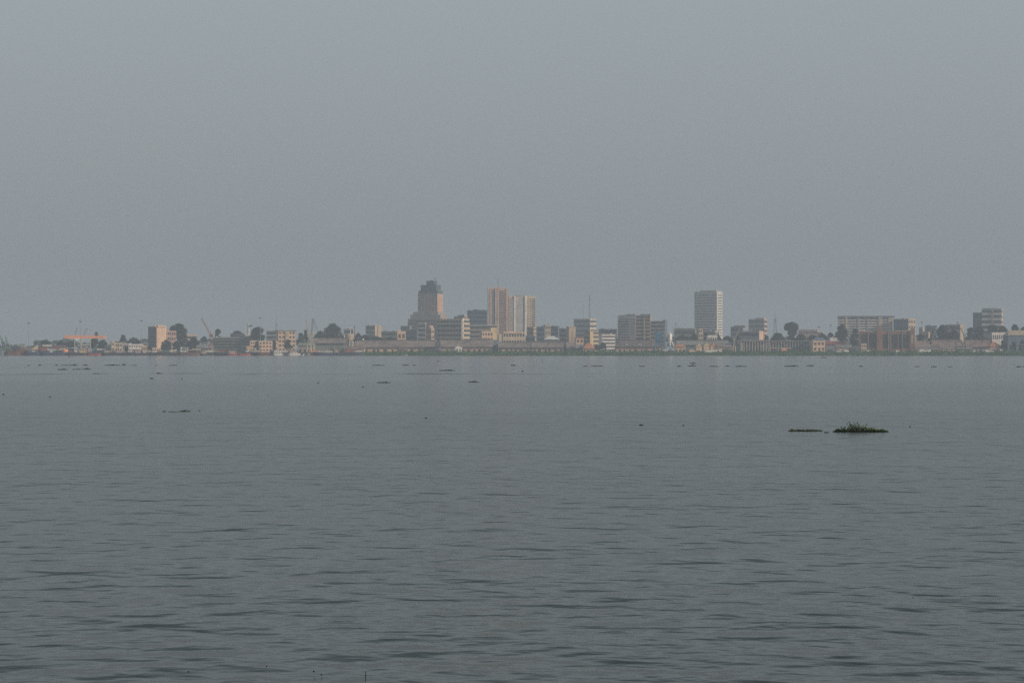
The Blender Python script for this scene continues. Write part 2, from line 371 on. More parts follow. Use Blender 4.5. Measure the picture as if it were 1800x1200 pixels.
block('blue shaded office block before the foot of brown tower', 714, 733, 736, 580, 3300, 12, 'slate_blue', 4, 'bands', clut=0)
B = block('grey green building with two white dishes before brown tower', 735, 748, 750, 569, 3260, 12, 'concrete_grey', 6, 'balconies', clut=1, glass='glass_blue')
for p_ in (738, 748):
    MB().lathe(B.U(p_-.6), 2.5, [(.3,B.zt-.1),(.3,B.zt+1.0),(1.2,B.zt+1.8)], 10).build('dish', 'roof_white', B.root)
B = block('rounded pink building with a lit domed top near brown tower', 748, 758, 763, 578, 3200, 30, 'plaster_pink', 4, 'windows', 3, sk='windows', sc=2, clut=0)
MB().lathe(B.U(754), B.d*.5, [(4.6,B.zt-.3),(4.4,B.zt+2.6),(3.2,B.zt+4.4),(1.2,B.zt+5.3),(.1,B.zt+5.5)], 16).build('dome', 'plaster_pink', B.root)
B = block('wide balcony block with a sunlit yellow end, right of brown tower', 768, 812, 824.5, 561, 3240, 24, 'plaster_cream', 7, 'balconies', sk='balconies', clut=2, trim='plaster_cream', glass='glass')
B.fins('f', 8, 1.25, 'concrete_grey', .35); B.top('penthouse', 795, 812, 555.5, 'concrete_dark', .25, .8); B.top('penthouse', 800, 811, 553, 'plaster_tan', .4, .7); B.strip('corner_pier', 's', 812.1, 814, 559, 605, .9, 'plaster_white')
B = block('dark blue grey office block between yellow ended block and pink tower', 821, 856, 858, 546.5, 3420, 12, 'slate_blue', 10, 'bands', clut=1, glass='glass_blue', trim='concrete_dark')
B.top('penthouse', 830, 853, 544.5, 'slate_blue'); B.top('stair_tower', 832, 838, 543.2, 'concrete_dark')
B = block('long low podium with a white roof edge below pink tower', 825, 874, 876, 572, 3300, 6, 'concrete_brown', 6, 'bands', clut=0); B.strip('roof_edge', 'f', 825, 873.5, 571, 572.3, .8, 'plaster_white')
B = block('white pink building with a pale stair tower by the river sheds', 847, 847, 867, 583, 3140, -14, 'plaster_orange', 4, 'windows', 4, clut=1, depth=14)
B.top('stair_tower', 863.5, 874.5, 575.5, 'plaster_yellow', .2, .9, yb=604)
B = block('long cream building with bright parapet in front of cream slab', 884, 884, 923, 584, 3150, -10, 'plaster_cream', 3, 'windows', 8, clut=3, depth=14)
B.strip('parapet_band', 'f', 884.5, 922.5, 583.2, 586, .9, 'plaster_orange'); MB().box(B.U(877), B.U(884)-.05, 1.0, 11, -.5, B.Z(586.5)).build('side_wing', 'plaster_cream', B.root)
block('tan block tucked against the right foot of cream slab', 926, 938, 943, 575, 3300, 25, 'plaster_tan', 6, 'grid', 5, sk='grid', clut=1)
block('dark navy shed like building at right end of cream building', 924, 940, 941, 590.5, 3130, 6, 'slate_blue', 2, 'bands', name='shed', clut=0)
B = block('blue glass block with two lit bands, right of tan block', 943, 957, 959, 575, 3340, 12, 'slate_blue', 5, 'bands', clut=1, glass='glass_blue', trim='concrete_grey')
block('narrow tan block standing between two blue glass blocks', 958.5, 958.5, 967.5, 571.5, 3360, -14, 'plaster_tan', 5, 'grid', 3, clut=1, depth=12)
block('second blue glass block with white roof units', 968, 981, 984, 574, 3360, 16, 'slate_blue', 5, 'bands', clut=3, glass='glass_blue')
block('dark green grey block left of the red dotted tower', 983, 996, 999, 578, 3260, 16, 'concrete_dark', 5, 'balconies', clut=2, trim='roof_green')
B = block('narrow pale building with a column of red openings', 1000, 1000, 1012, 574.5, 3220, -16, 'plaster_tan', 6, None, clut=1, depth=12)
for i in range(5):
    z = B.Z(581+i*4); MB().box(B.U(1004.3), B.U(1007), -.15, .2, z-1.5, z).build('window', 'steel_red', B.root)
B = block('grey blue tower block carrying the lattice antenna', 1009, 1037, 1049, 561, 3900, 28, 'plaster_cream', 7, 'bands', sk='bands', clut=2, glass='glass_blue')
B.strip('shade_tone_panel', 'f', 1009.3, 1036.8, 562, 600, .05, 'concrete_grey')
an = MB().lattice((B.U(1032),B.d*.4,B.zt-.3), (B.U(1032),B.d*.4,B.Z(518)), 2.6, 16, .16, up=(0,1,0), w2=.6); an.build('lattice_antenna', 'steel_grey', B.root); B.mast(1021, 534, .3)
B = block('block with a dark flat roof and lit yellow pier, behind orange roofed house', 1027, 1036, 1052.5, 582, 3180, 48, 'plaster_tan', 5, 'bands', sk='balconies', clut=0, trim='plaster_cream')
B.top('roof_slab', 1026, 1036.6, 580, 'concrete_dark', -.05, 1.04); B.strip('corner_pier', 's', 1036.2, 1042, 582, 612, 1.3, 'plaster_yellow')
B = block('little tan house with red roof edge by the river sheds', 1012.5, 1012.5, 1026, 594, 3110, -12, 'plaster_orange', 2, 'windows', 2, name='house', clut=0, depth=9)
B.strip('roof_edge', 'f', 1012.5, 1026, 592.6, 594.2, .5, 'roof_red')
block('flat grey building behind the bright white banded building', 1052, 1083, 1085, 579, 3300, 8, 'concrete_grey', 5, 'bands', clut=4)
B = block('bright white office building with dark horizontal window bands', 1058, 1058, 1082, 588.5, 3120, -20, 'plaster_white', 5, 'bands', clut=2, depth=12)
# --- big apartment complex centre right
B = Bldg('apartment_complex', 'broad dark apartment complex of three joined blocks', 1086, 1117, 1120, 556, 3280, 14, 'concrete_grey')
B.face('f', 9, 'balconies', ya=559, yb=600, trim='concrete_grey', pa=1087, pb=1106, glass='glass_blue'); B.face('f', 9, 'grid', 4, ya=559, yb=600, pa=1107, pb=1116)
B.top('penthouse', 1089, 1100, 553.5, 'slate_blue'); B.top('penthouse', 1101, 1116, 552, 'concrete_dark', .1, .9)
def sub(B, a_, b_, yt, v0, v1, m, n, kind, tr):
    x0, x1 = B.U(a_), B.U(b_); MB().box(x0, x1, v0, v1, -.5, B.Z(yt)).build('wing', m, B.root); fh = (B.Z(yt)-.5)/n
    for i in range(n):
        MB().box(x0+.5, x1-.5, v0-.12, v0+.1, i*fh+.4*fh, i*fh+.85*fh).build('window_band', 'glass', B.root)
        MB().box(x0+.3, x1-.3, v0-1.0, v0-.02, i*fh+.2, i*fh+.36*fh).build('balcony', tr, B.root)
sub(B, 1117.5, 1142, 554, 2, 18, 'concrete_brown', 10, 'b', 'plaster_tan'); sub(B, 1142.3, 1166.5, 564, 5, 22, 'concrete_brown', 8, 'b', 'concrete_grey')
MB().box(B.U(1131), B.U(1133), .4, 3, -.5, B.Z(557)).build('stair_bay', 'plaster_tan', B.root); MB().box(B.U(1124), B.U(1141), 4, 15, B.Z(554)-.1, B.Z(552)).build('penthouse', 'slate_blue', B.root)
MB().box(B.U(1163.5), B.U(1167.3), 4.6, 22.4, -.5, B.Z(562)).build('end_wall', 'slate_blue', B.root)
# --- around the lone pale tower
block('long low greenish building left of lone pale tower', 1186, 1222, 1226, 578, 3400, 10, 'roof_green', 3, 'bands', clut=4)
block('narrow tan panelled building in front of lone pale tower', 1228, 1228, 1236, 578, 3300, -10, 'plaster_tan', 5, 'grid', 2, clut=1, depth=12)
block('grey annex building at foot of lone pale tower', 1237, 1257, 1266, 582, 3340, 22, 'concrete_grey', 4, 'grid', 6, sk='grid', clut=3, trim='plaster_white')
block('low white house peeking over trees below lone pale tower', 1244, 1244, 1261, 590, 3180, -10, 'plaster_white', 2, 'windows', 4, name='house', clut=0, depth=9)
block('dark blue building with reddish roof, left of pinkish ended block', 1285, 1305, 1308, 575, 3380, 14, 'slate_blue', 5, 'bands', clut=0).top('roof_slab', 1290, 1309, 572, 'roof_rust', .1, 1.0)
B = block('grey stepped tower block with pinkish end, far right of centre', 1317, 1343.5, 1351, 561.5, 3560, 22, 'brick_pink', 7, 'grid', 8, sk='bands', clut=1)
B.strip('shade_tone_panel', 'f', 1317.3, 1343, 562, 600, .06, 'concrete_grey'); B.top('penthouse', 1328, 1342, 558.5, 'concrete_grey', .1, .9)
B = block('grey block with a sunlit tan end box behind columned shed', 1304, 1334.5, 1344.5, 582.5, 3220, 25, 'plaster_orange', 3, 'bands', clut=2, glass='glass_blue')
B.strip('shade_tone_panel', 'f', 1304.3, 1334.3, 583.4, 600, .07, 'concrete_grey')
block('faint pinkish building right of umbrella tree', 1404, 1437, 1441, 580, 3640, 12, 'brick_pink', 4, 'grid', 9, clut=4)
block('faint pale green house before the pinkish building', 1437, 1446, 1450, 584.5, 3420, 20, 'plaster_tan', 3, 'bands', name='house', clut=1)
block('white little house left of leaning pale crane', 1459, 1459, 1471, 594.5, 3110, -12, 'plaster_white', 1, 'windows', 3, name='house', clut=0, depth=8)
# --- long apartment block on the right
B = Bldg('apartment_block', 'long apartment block with bright stair piers above red brick frame', 1475, 1569, 1573, 557, 3450, 9, 'concrete_grey')
B.face('f', 7, 'balconies', ya=559, yb=590, trim='plaster_white', out=1.3, lo=.5, glass='glass_blue')
for a_, b_, y_ in ((1488.5,1491,553.5),(1545,1550.5,557),(1562,1567.5,558),(1509,1512,558),(1525,1528,559)): B.strip('stair_pier', 'f', a_, b_, y_, 600, 1.9, 'plaster_cream' if a_ > 1540 or a_ < 1490 else 'concrete_grey')
B.top('roof_slab', 1474, 1573, 555, 'concrete_dark', -.08, 1.05); B.clutter(5, 3)
B = block('dark fronted block with tan lit end, right of long apartment block', 1573.5, 1597, 1613.5, 561, 3420, 36, 'plaster_tan', 6, 'bands', sk='grid', clut=1, glass='glass_blue'); B.strip('shade_tone_panel', 'f', 1573.7, 1596.8, 562, 600, .06, 'slate_blue')
# --- red brick frame building on the river
B = Bldg('brick_hall', 'red brick frame building with tall square tower on the bank', 1512, 1608, 1612, 583, 3050, 8, 'brick')
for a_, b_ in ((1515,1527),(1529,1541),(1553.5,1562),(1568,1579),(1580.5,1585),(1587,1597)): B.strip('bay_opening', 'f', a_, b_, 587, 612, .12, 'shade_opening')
B.strip('square_tower', 'f', 1543, 1552.5, 573.5, None, 2.5, 'brick'); B.strip('roof_edge', 'f', 1511, 1541, 581.5, 583.5, .9, 'plaster_pink'); B.strip('roof_edge', 'f', 1574, 1600, 580.6, 582, .9, 'plaster_cream')
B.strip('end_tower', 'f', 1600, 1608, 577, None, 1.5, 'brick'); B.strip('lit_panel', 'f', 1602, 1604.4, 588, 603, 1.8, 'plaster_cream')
for x_ in (1527.3, 1562.5, 1566, 1586): B.strip('column', 'f', x_, x_+1.2, 584, None, .8, 'concrete_brown')
block('pale box shaped kiosk building on bank beside brick frame', 1514, 1514, 1523.5, 604.5, 3020, -14, 'plaster_tan', 2, 'windows', 2, name='house', clut=0, depth=7)
B = block('tan lit ended block rising behind trees far right', 1664, 1688, 1697, 571, 3440, 30, 'plaster_tan', 4, 'balconies', clut=1); B.strip('shade_tone_panel', 'f', 1664.3, 1687.8, 571.6, 600, .05, 'roof_green')
block('far pale house on the hill between crane and block', 1616, 1622, 1626, 575.5, 3640, 25, 'plaster_tan', 3, 'bands', name='house', clut=0)
block('far bluish house right of the small pale house', 1627, 1645, 1650, 573, 3700, 18, 'slate_blue', 3, 'bands', name='house', clut=2)
block('low white roofed house among trees behind brown shed', 1618, 1632, 1638, 584, 3180, 20, 'plaster_tan', 2, 'windows', 3, name='house', clut=0)
B = block('dark apartment block with sunlit tan end on the far right', 1728, 1760.5, 1768.5, 543, 3500, 18, 'concrete_grey', 8, 'balconies', sk='grid', clut=2, trim='plaster_white', glass='glass_blue')
B.strip('stair_pier', 'f', 1744, 1747, 545, 600, 1.8, 'plaster_tan'); B.strip('lit_tone_end', 's', 1761.5, 1768, 544, 600, .04, 'plaster_orange'); B.top('roof_slab', 1730, 1750, 541.3, 'concrete_dark')  # sunlight on the end wall put into the strip's warmer colour
MB().box(B.U(1713), B.U(1728)-.05, 3, 16, -.5, B.Z(549)).build('lower_wing', 'slate_blue', B.root)
for i in range(6):
    z = B.Z(552+i*5); MB().box(B.U(1714), B.U(1727), 2.88, 3.1, z-1.8, z).build('window_band', 'glass', B.root)
B = block('white long house with many windows before far right trees', 1744, 1744, 1770.5, 585, 3150, -12, 'plaster_white', 2, 'windows', 7, name='house', clut=0, depth=10)
block('cream house in row, leftmost of the waterfront houses near orange crane', 196, 196, 201, 600.5, 3080, -20, 'plaster_cream', 2, 'windows', 1, name='house', clut=0, depth=8)
block('cream two window house right beside the leftmost waterfront house', 201.6, 201.6, 215, 603, 3085, -14, 'plaster_cream', 2, 'windows', 3, name='house', clut=0, depth=9)
B = block('low grey house with white roof line and pillars', 216, 216, 229, 604, 3090, -6, 'concrete_grey', 1, 'windows', 4, name='house', clut=0, depth=9); B.strip('roof_edge', 'f', 215.5, 229, 603.6, 604.6, .8, 'roof_white')
block('white and orange arcade house left of the slab block', 226, 226, 250, 605.5, 3060, -18, 'plaster_white', 2, 'windows', 6, name='house', clut=1, depth=10)
block('orange low house tucked against the arcade house', 249, 249, 260, 608, 3050, -14, 'plaster_orange', 1, 'windows', 3, name='house', clut=0, depth=7)
block('cream customs house low on the quay below orange slab', 268, 268, 282, 612, 3030, -16, 'plaster_orange', 1, 'windows', 4, name='house', clut=0, depth=7)
block('bright white hut on the quay before dark trees', 318, 318, 330, 611, 3035, -20, 'plaster_white', 1, 'windows', 3, name='hut', clut=0, depth=6)
block('small cream hut on quay left of bright white hut', 299, 299, 308.5, 615.5, 3030, -12, 'plaster_cream', 1, 'windows', 2, name='hut', clut=0, depth=5, cat='hut')
block('white little cube house on the quay before river warehouses', 800.5, 800.5, 812, 611, 3030, -20, 'plaster_white', 1, 'windows', 2, name='house', clut=1, depth=8)

# ---------------------------------------------------------------- sheds and warehouses
def shed(label, x0, x1, yr, ye, D, roof='roof_brown', wall='concrete_brown', depth=34, hip=0, doors=6, eave_shade=True, name='warehouse', rz=0, cat=None, door_m='shade_opening'):
    k = D/F; w = (x1-x0)*k; zr = PZ(yr, D+depth/2)-G; ze = PZ(ye, D)-G
    r = thing(name, label, cat or name.replace('_', ' '), (PX(x0, D), D, G), R(rz))
    MB().box(0, w, 0, depth, -.5, ze-.05).build('wall', wall, r)
    o = 1.5; m = MB(); h = depth/2
    vs = [(-o*.5,-o,ze-.4),(w+o*.5,-o,ze-.4),(w+o*.5,depth+o,ze-.4),(-o*.5,depth+o,ze-.4),(hip,h,zr),(w-hip,h,zr)]
    m.add(vs, [(0,1,5,4),(1,2,5),(2,3,4,5),(3,0,4),(0,3,2,1)]); rf = m.build('roof', roof, r)
    if yr < ye-6 and w > 40:       # ridge vent
        MB().prism([(hip+3, zr-.3),(w-hip-3, zr-.3),(w-hip-3, zr+.7),(hip+3, zr+.7)], h-1.2, h+1.2).build('ridge_vent', 'roof_dark', rf)
        for i in range(3):
            u = w*(.2+.3*i); MB().add([(u,-o*.2+3,ze-.4+(zr-ze+.4)*(3+o*.8)/(h+o)+.15),(u+5,3-o*.2,ze-.4+(zr-ze+.4)*(3+o*.8)/(h+o)+.15),(u+5,9,ze-.4+(zr-ze+.4)*(9+o)/(h+o)+.15),(u,9,ze-.4+(zr-ze+.4)*(9+o)/(h+o)+.15)],[(0,1,2,3)]).build('roof_light', 'roof_grey', rf)
    if eave_shade: MB().box(-.4, w+.4, -2.0, .1, ze-1.2, ze-.8).build('eave_shade', 'roof_dark', r)  # dark slab added to draw the shade line under the eave
    for i in range(doors):
        rd = random.Random(int(x0*3+i*7)); u = w*(i+.5+rd.uniform(-.22,.22))/doors; dw = min(3.2, w/doors*.25)*rd.uniform(.45,1.1)
        MB().box(u-dw, u+dw, -.12, .2, 0, min(4.0, (ze-1)*.7)).build('door', door_m, r)
    return r
shed('brown roofed warehouse behind the twin buff cranes', 545, 609, 594, 602.5, 3080, 'roof_brown', 'roof_green')
shed('long brown warehouse with orange lit wall, left of first gap', 626, 766, 598, 609.5, 3060, 'roof_brown', 'plaster_orange', doors=12)
shed('long brown warehouse below yellow ended block, between two dark gaps', 772, 866, 597, 609, 3060, 'roof_brown', 'plaster_pink', doors=10)
shed('beige roofed warehouse below long cream building', 876, 931, 601.5, 610, 3050, 'roof_brown', 'plaster_pink', doors=6)
shed('brown roofed warehouse right of the beige roofed one', 934.5, 990.5, 601, 610, 3050, 'roof_brown', 'plaster_pink', doors=6)
shed('short brown warehouse at end of the row near orange roof', 996, 1011, 601, 611, 3050, 'roof_brown', 'plaster_pink', doors=2)
shed('grey green low pavilion behind the row with pale gable roof', 956, 984, 590.5, 596, 3140, 'roof_white', 'concrete_dark', doors=3, eave_shade=False, hip=8)
shed('small grey shed left of the orange hip roofed house', 1012, 1026, 604.5, 611, 3040, 'roof_grey', 'concrete_grey', 16, doors=2)
shed('house with an orange hip roof by green bank', 1025, 1046, 603, 611.5, 3030, 'roof_orange', 'plaster_pink', 18, hip=6, doors=4, eave_shade=False, name='house')
shed('large dark hip roofed hall before broad dark apartment complex', 1083, 1162, 597.5, 609, 3055, 'roof_dark2', 'plaster_pink', 40, hip=9, doors=8)
shed('long grey roofed transit shed left of luffing crane', 1190, 1282, 598, 605.5, 3080, 'roof_grey', 'slate_blue', 30, doors=9)
shed('low tan shed beside the luffing crane foot', 1261, 1286, 606, 609, 3030, 'roof_brown', 'plaster_tan', 12, doors=3, eave_shade=False, name='shed')
for i, (a_, b_, y_, wd) in enumerate(((1224,1234,603.5,'leftmost'),(1237,1248,602,'middle'),(1249,1260,602,'rightmost'))):
    D = 3025; k = D/F; w = (b_-a_)*k
    r = thing('gabled_house', '%s of three little orange gabled houses on the bank' % wd, 'house', (PX(a_, D), D, G), R(6), 'three gabled houses on the bank')
    ze = PZ(y_+6, D)-G; zr = PZ(y_, D)-G
    MB().box(0, w, 0, 10, -.5, ze).build('wall', 'plaster_orange', r)
    MB().prism([(-.6,ze-.1),(w+.6,ze-.1),(w*.5,zr)], -.5, 10.5).build('roof', 'plaster_yellow' if i < 2 else 'roof_orange', r)
    MB().box(w*.35, w*.65, -.15, .1, 0, 2.4).build('door', 'shade_opening', r); MB().box(w*.1, w*.25, -.12, .1, 1, 2.2).build('window', 'glass', r)
# columned transit shed
def colshed(label, x0, x1, yr, ye, D, n, wallm='shade_opening'):
    k = D/F; w = (x1-x0)*k; zr = PZ(yr, D)-G; ze = PZ(ye, D)-G
    r = thing('columned_shed', label, 'shed', (PX(x0, D), D, G), 0)
    MB().box(-1, w+1, -2, 26, ze, zr-.4).build('roof_slab', 'roof_grey', r); MB().box(0, w, 5, 25, -.5, ze+.02).build('wall', 'slate_blue', r)
    for i in range(n+1):
        u = w*i/n; MB().box(u-.45, u+.45, -1, .0, -.5, ze+.1).build('column', 'plaster_cream' if x0 < 1340 else 'concrete_grey', r)
    for i in range(n):
        u = w*(i+.5)/n; MB().box(u-1.2, u+1.2, 4.85, 5.1, 0, 5).build('door', 'shade_opening', r)
    return r
colshed('open columned transit shed right of the luffing crane', 1298, 1352, 596.5, 599.5, 3060, 11)
r = colshed('long open columned shed ending in an orange lit wall', 1354, 1428, 598, 600, 3070, 15)
block('orange lit end building with three dark doors beside columned shed', 1429, 1429, 1451, 599.7, 3050, -10, 'plaster_orange', 2, 'windows', 3, name='end_house', clut=0, depth=16, cat='building')
shed('dark blue hip roof hall behind the orange end building', 1424, 1459, 593, 599.5, 3100, 'slate_blue', 'concrete_grey', 24, hip=10, doors=0, eave_shade=False, name='hall')
shed('red roofed shed right of the orange end building', 1452, 1487, 600, 604.5, 3070, 'roof_red', 'concrete_dark', 20, doors=5, eave_shade=False, name='shed')
shed('low grey shed on bank before red roofed shed', 1470, 1498, 606, 610, 3030, 'roof_grey', 'brick_pink', 12, doors=4, eave_shade=False, name='shed')
shed('grey brown gabled warehouse right of brick frame building', 1604, 1638, 599, 609.5, 3050, 'roof_brown', 'brick_pink', 34, hip=3, doors=4)
shed('long rust roofed warehouse below the dense right hand trees', 1641, 1695, 597, 609, 3050, 'roof_rust', 'brick_pink', 34, doors=7)
shed('rust roofed warehouse between grey gap and orange hip roof', 1699, 1744, 597.5, 609, 3055, 'roof_rust', 'concrete_brown', 34, doors=6)
shed('little orange pyramid roofed house on the right bank', 1740, 1758, 600, 608, 3030, 'roof_orange', 'brick_pink', 16, hip=6, doors=2, eave_shade=False, name='house')
shed('dark roofed shed behind orange pyramid roof', 1716, 1748, 586, 596, 3170, 'roof_dark', 'concrete_dark', 30, doors=4, eave_shade=False)
shed('big dark house with a tan hip roof at right edge', 1772, 1812, 580.5, 588.5, 3080, 'plaster_tan', 'slate_blue', 30, hip=5, doors=0, eave_shade=False, name='house')
shed('low long shed with white wall before rust warehouses', 1610, 1650, 611, 613.5, 3015, 'roof_grey', 'plaster_pink', 8, doors=5, eave_shade=False, name='shed')
shed('low pink walled shed on the bank under dense trees', 1652, 1678, 610, 612, 3015, 'roof_grey', 'plaster_pink', 8, doors=3, eave_shade=False, name='shed')
shed('low greenish shed on bank right of low pink shed', 1682, 1710, 610.5, 612.5, 3015, 'roof_grey', 'roof_green', 8, doors=3, eave_shade=False, name='shed')
shed('long low dark roofed shed behind container yard at far left', 66, 112, 606, 611, 3060, 'roof_dark', 'slate_blue', 22, doors=6, eave_shade=False, name='shed')
shed('wide low shed with brown roof at the left edge', 12, 56, 611, 614.5, 3050, 'roof_rust', 'hull_rust', 22, doors=5, eave_shade=False, name='shed')
shed('dark green roofed shed behind brown left edge shed', 31, 42, 604, 610, 3090, 'roof_green', 'concrete_dark', 14, doors=1, eave_shade=False, name='shed')
shed('yellow round shouldered hangar left of the orange gantry crane', 56, 71, 608, 613.5, 3030, 'plaster_yellow', 'plaster_yellow', 14, hip=4, doors=1, eave_shade=False, name='hangar')
shed('small white roofed hut right of yellow hangar', 98, 106, 609, 611.5, 3030, 'roof_white', 'plaster_pink', 7, hip=2, doors=1, eave_shade=False, name='hut')
shed('low grey green wing shed under the red crane', 345, 372, 606, 611, 3040, 'roof_grey', 'roof_green', 16, doors=4, eave_shade=False, name='shed')
shed('pale low roof shed behind the moored white boats', 524, 552, 602, 607, 3045, 'roof_green', 'concrete_brown', 18, doors=4, eave_shade=False, name='shed')
shed('low sunlit reddish sheds below silo building', 606, 640, 608.5, 613, 3025, 'roof_rust', 'plaster_orange', 12, doors=5, eave_shade=False, name='shed')
shed('small pink shed on green bank at brown tower foot', 702, 716, 611.5, 614, 3014, 'roof_rust', 'plaster_pink', 7, doors=2, eave_shade=False, name='shed')
shed('grey lean shed on the green bank in the first gap', 765, 774, 600, 609, 3045, 'roof_dark', 'slate_blue', 14, doors=1, eave_shade=False, name='shed')
shed('dark link shed between long warehouse and beige one', 865.5, 877, 597, 606, 3075, 'slate_blue', 'slate_blue', 14, doors=1, eave_shade=False, name='shed')
shed('dark link shed closing the row before the short warehouse', 989, 997, 602, 608, 3075, 'roof_dark', 'slate_blue', 12, doors=1, eave_shade=False, name='shed')
shed('low boathouse with tan wall right of the blue crane', 1186, 1205, 605, 609, 3025, 'roof_orange', 'plaster_orange', 9, hip=3, doors=3, eave_shade=False, name='boathouse')

# flared silo building behind brown warehouses
r = thing('silo_building', 'pale round tank on flaring grey struts between brown warehouses', 'silo', (PX(614.5,3045), 3045, G))
z = lambda py: PZ(py,3045)-G
MB().lathe(0,0,[(4.8,z(597)),(5,z(588.5)),(4.2,z(587)),(1,z(586))],18).build('tank','plaster_tan',r)
for i in range(8):
    t = i*math.pi/4; MB().tube((3.8*math.cos(t),3.8*math.sin(t),z(597.5)),(7*math.cos(t),7*math.sin(t),-.3),.6,n=5).build('strut','steel_buff',r)
MB().lathe(0,0,[(4.5,-.3),(3.5,z(598))],14).build('core','roof_green',r)
for px, py, s_, lab in ((605,591,1.4,'bright white dome tank catching the sun beside silo'),(638,596.5,1.5,'small white dome on the long brown warehouse side')):
    D = 3040; zc = PZ(py,D)
    r = thing('dome_tank', lab, 'tank', (PX(px,D), D, G))
    MB().lathe(0,0,[(s_*.2,zc-G-s_),(s_*.8,zc-G-s_*.6),(s_,zc-G),(s_*.8,zc-G+s_*.6),(s_*.1,zc-G+s_)],12).build('tank','roof_white',r); MB().tube((0,0,-.3),(0,0,zc-G-s_*.8),.4).build('post','steel_grey',r)
D=3400; r = thing('chimney', 'thin dark factory chimney between trees right of domed tree', 'chimney', (PX(623.5,D),D,G)); MB().tube((0,0,-.3),(0,0,PZ(573,D)-G),1.3,.8,n=10).build('shaft','brick',r); MB().tube((0,0,PZ(574.5,D)-G),(0,0,PZ(573,D)-G+.4),1.1,n=10).build('rim','steel_dark',r)
D=3200; r = thing('white_pole', 'white pole on a roof right of the domed tree', 'pole', (PX(616,D),D,G)); MB().tube((0,0,-.3),(0,0,PZ(575,D)-G),.7,.5).build('shaft','steel_white',r); MB().box(-1,1,-.6,.6,PZ(577.5,D)-G,PZ(576,D)-G).build('lamp_head','steel_white',r)
D=3020; r = thing('storage_tank', 'grey green upright tank right of the luffing crane foot', 'tank', (PX(1301.5,D),D,G)); MB().lathe(0,0,[(3,-.5),(3,PZ(602.5,D)-G),(1.4,PZ(601,D)-G)],18).build('shell','roof_green',r); MB().tube((3.1,0,0),(3.1,0,PZ(602.5,D)-G),.15,n=4).build('ladder','steel_dark',r)
D=3012; r = thing('storage_tank', 'orange squat tank on the quay left of gantry crane', 'tank', (PX(114,D),D,G)); MB().lathe(0,0,[(4.4,-.5),(4.4,PZ(614,D)-G),(2,PZ(613,D)-G)],18).build('shell','steel_orange',r); MB().tube((4.5,0,0),(4.5,0,PZ(614,D)-G),.15,n=4).build('ladder','steel_dark',r)

# ---------------------------------------------------------------- masts, cranes
def lightmast(label, px, yt, D, lab_group='tall floodlight masts of the port', r=.45):
    t = thing('floodlight_mast', label, 'mast', (PX(px,D),D,G), 0, lab_group); z = PZ(yt,D)-G
    MB().tube((0,0,-.3),(0,0,z),r,r*.5,n=6).build('pole','steel_grey',t)
    h = MB().box(-1.5,1.5,-1,1,z-.5,z+.3)
    for a in (-1.2,0,1.2): h.box(a-.4,a+.4,-1.2,-1.0,z-1.2,z-.1)
    h.build('lamp_head','steel_dark',t)
lightmast('floodlight mast far left, left of the yellow hangar', 50.5, 567.5, 3070)
lightmast('floodlight mast above the orange gantry crane', 141.5, 564.5, 3090)
lightmast('floodlight mast left of the orange ended slab block', 248.5, 563, 3070)
lightmast('floodlight mast rising behind the dome tree left of cream block', 457.5, 558.5, 3130)
lightmast('lone dark topped mast right of umbrella tree', 1459.5, 571, 3200)
lightmast('mast with crossarm above gap left of long apartment block', 1440, 574, 3200)
lightmast('short pole above trees right of tan ended long block', 1620.5, 566, 3300)
def latticemast(label, px, yt, D, w=3.2, m='steel_grey'):
    t = thing('lattice_mast', label, 'mast', (PX(px,D),D,G), 0, 'lattice radio masts'); z = PZ(yt,D)-G
    MB().lattice((0,0,-.3),(0,0,z*.85),w,14,.22,up=(0,1,0),w2=w*.35).build('mast_body',m,t); MB().tube((0,0,z*.85-.2),(0,0,z),.25,.15,n=5).build('spire','steel_dark',t)
    MB().lathe(.8,-.4,[(.9,z*.78),(1.1,z*.78+.8),(.9,z*.78+1.6)],8).build('dish','steel_grey',t)
latticemast('lattice mast above the cream block with overhanging roof', 486, 557.5, 3380, 5)
latticemast('lattice mast standing left of umbrella tree', 1362.5, 549, 3420, 7, 'steel_green')
# orange ship-to-shore style gantry crane
D = 3020; k = D/F; z = lambda py: PZ(py,D)-G; x = lambda px: (px-142)*k
t = thing('gantry_crane', 'big orange gantry crane with a long horizontal girder', 'crane', (PX(142,D),D,G), R(12))
MB().box(x(113.5),x(186),-2.2,-1.0,z(594.6),z(590.6)).build('girder','steel_orange',t); MB().box(x(115),x(185),1.0,2.2,z(594.3),z(590.6)).build('girder','steel_orange',t)
w_ = MB()
for i in range(24): w_.tube((x(113.5+3*i),-1.6,z(590.6)),(x(115+3*i),-1.6,z(588.6)),.14,n=3); w_.tube((x(115+3*i),-1.6,z(588.6)),(x(116.5+3*i),-1.6,z(590.6)),.14,n=3)
w_.tube((x(114),-1.6,z(588.6)),(x(186),-1.6,z(588.6)),.18,n=4); w_.build('truss_rail','steel_orange',t)
for px_ in (131.6,142.7,158.7):
    for yy in (-4,4): MB().box(x(px_)-.55,x(px_)+.55,yy-.5,yy+.5,-.4,z(594.4)).build('leg','steel_buff',t)
    MB().box(x(px_)-.4,x(px_)+.4,-3.4,3.4,z(597),z(596)).build('cross_beam','steel_buff',t)
MB().box(x(142.7),x(158.7),-4.3,-3.7,z(606),z(605)).build('tie_beam','steel_white',t)
MB().tube((x(131.5),0,z(589)),(x(136.5),0,z(575)),.35,n=5).build('mast','steel_dark',t); MB().tube((x(147),0,z(589)),(x(152),0,z(577)),.35,n=5).build('mast','steel_dark',t); MB().tube((x(152),0,z(577)),(x(159),0,z(580)),.25,n=4).build('stay','steel_dark',t)
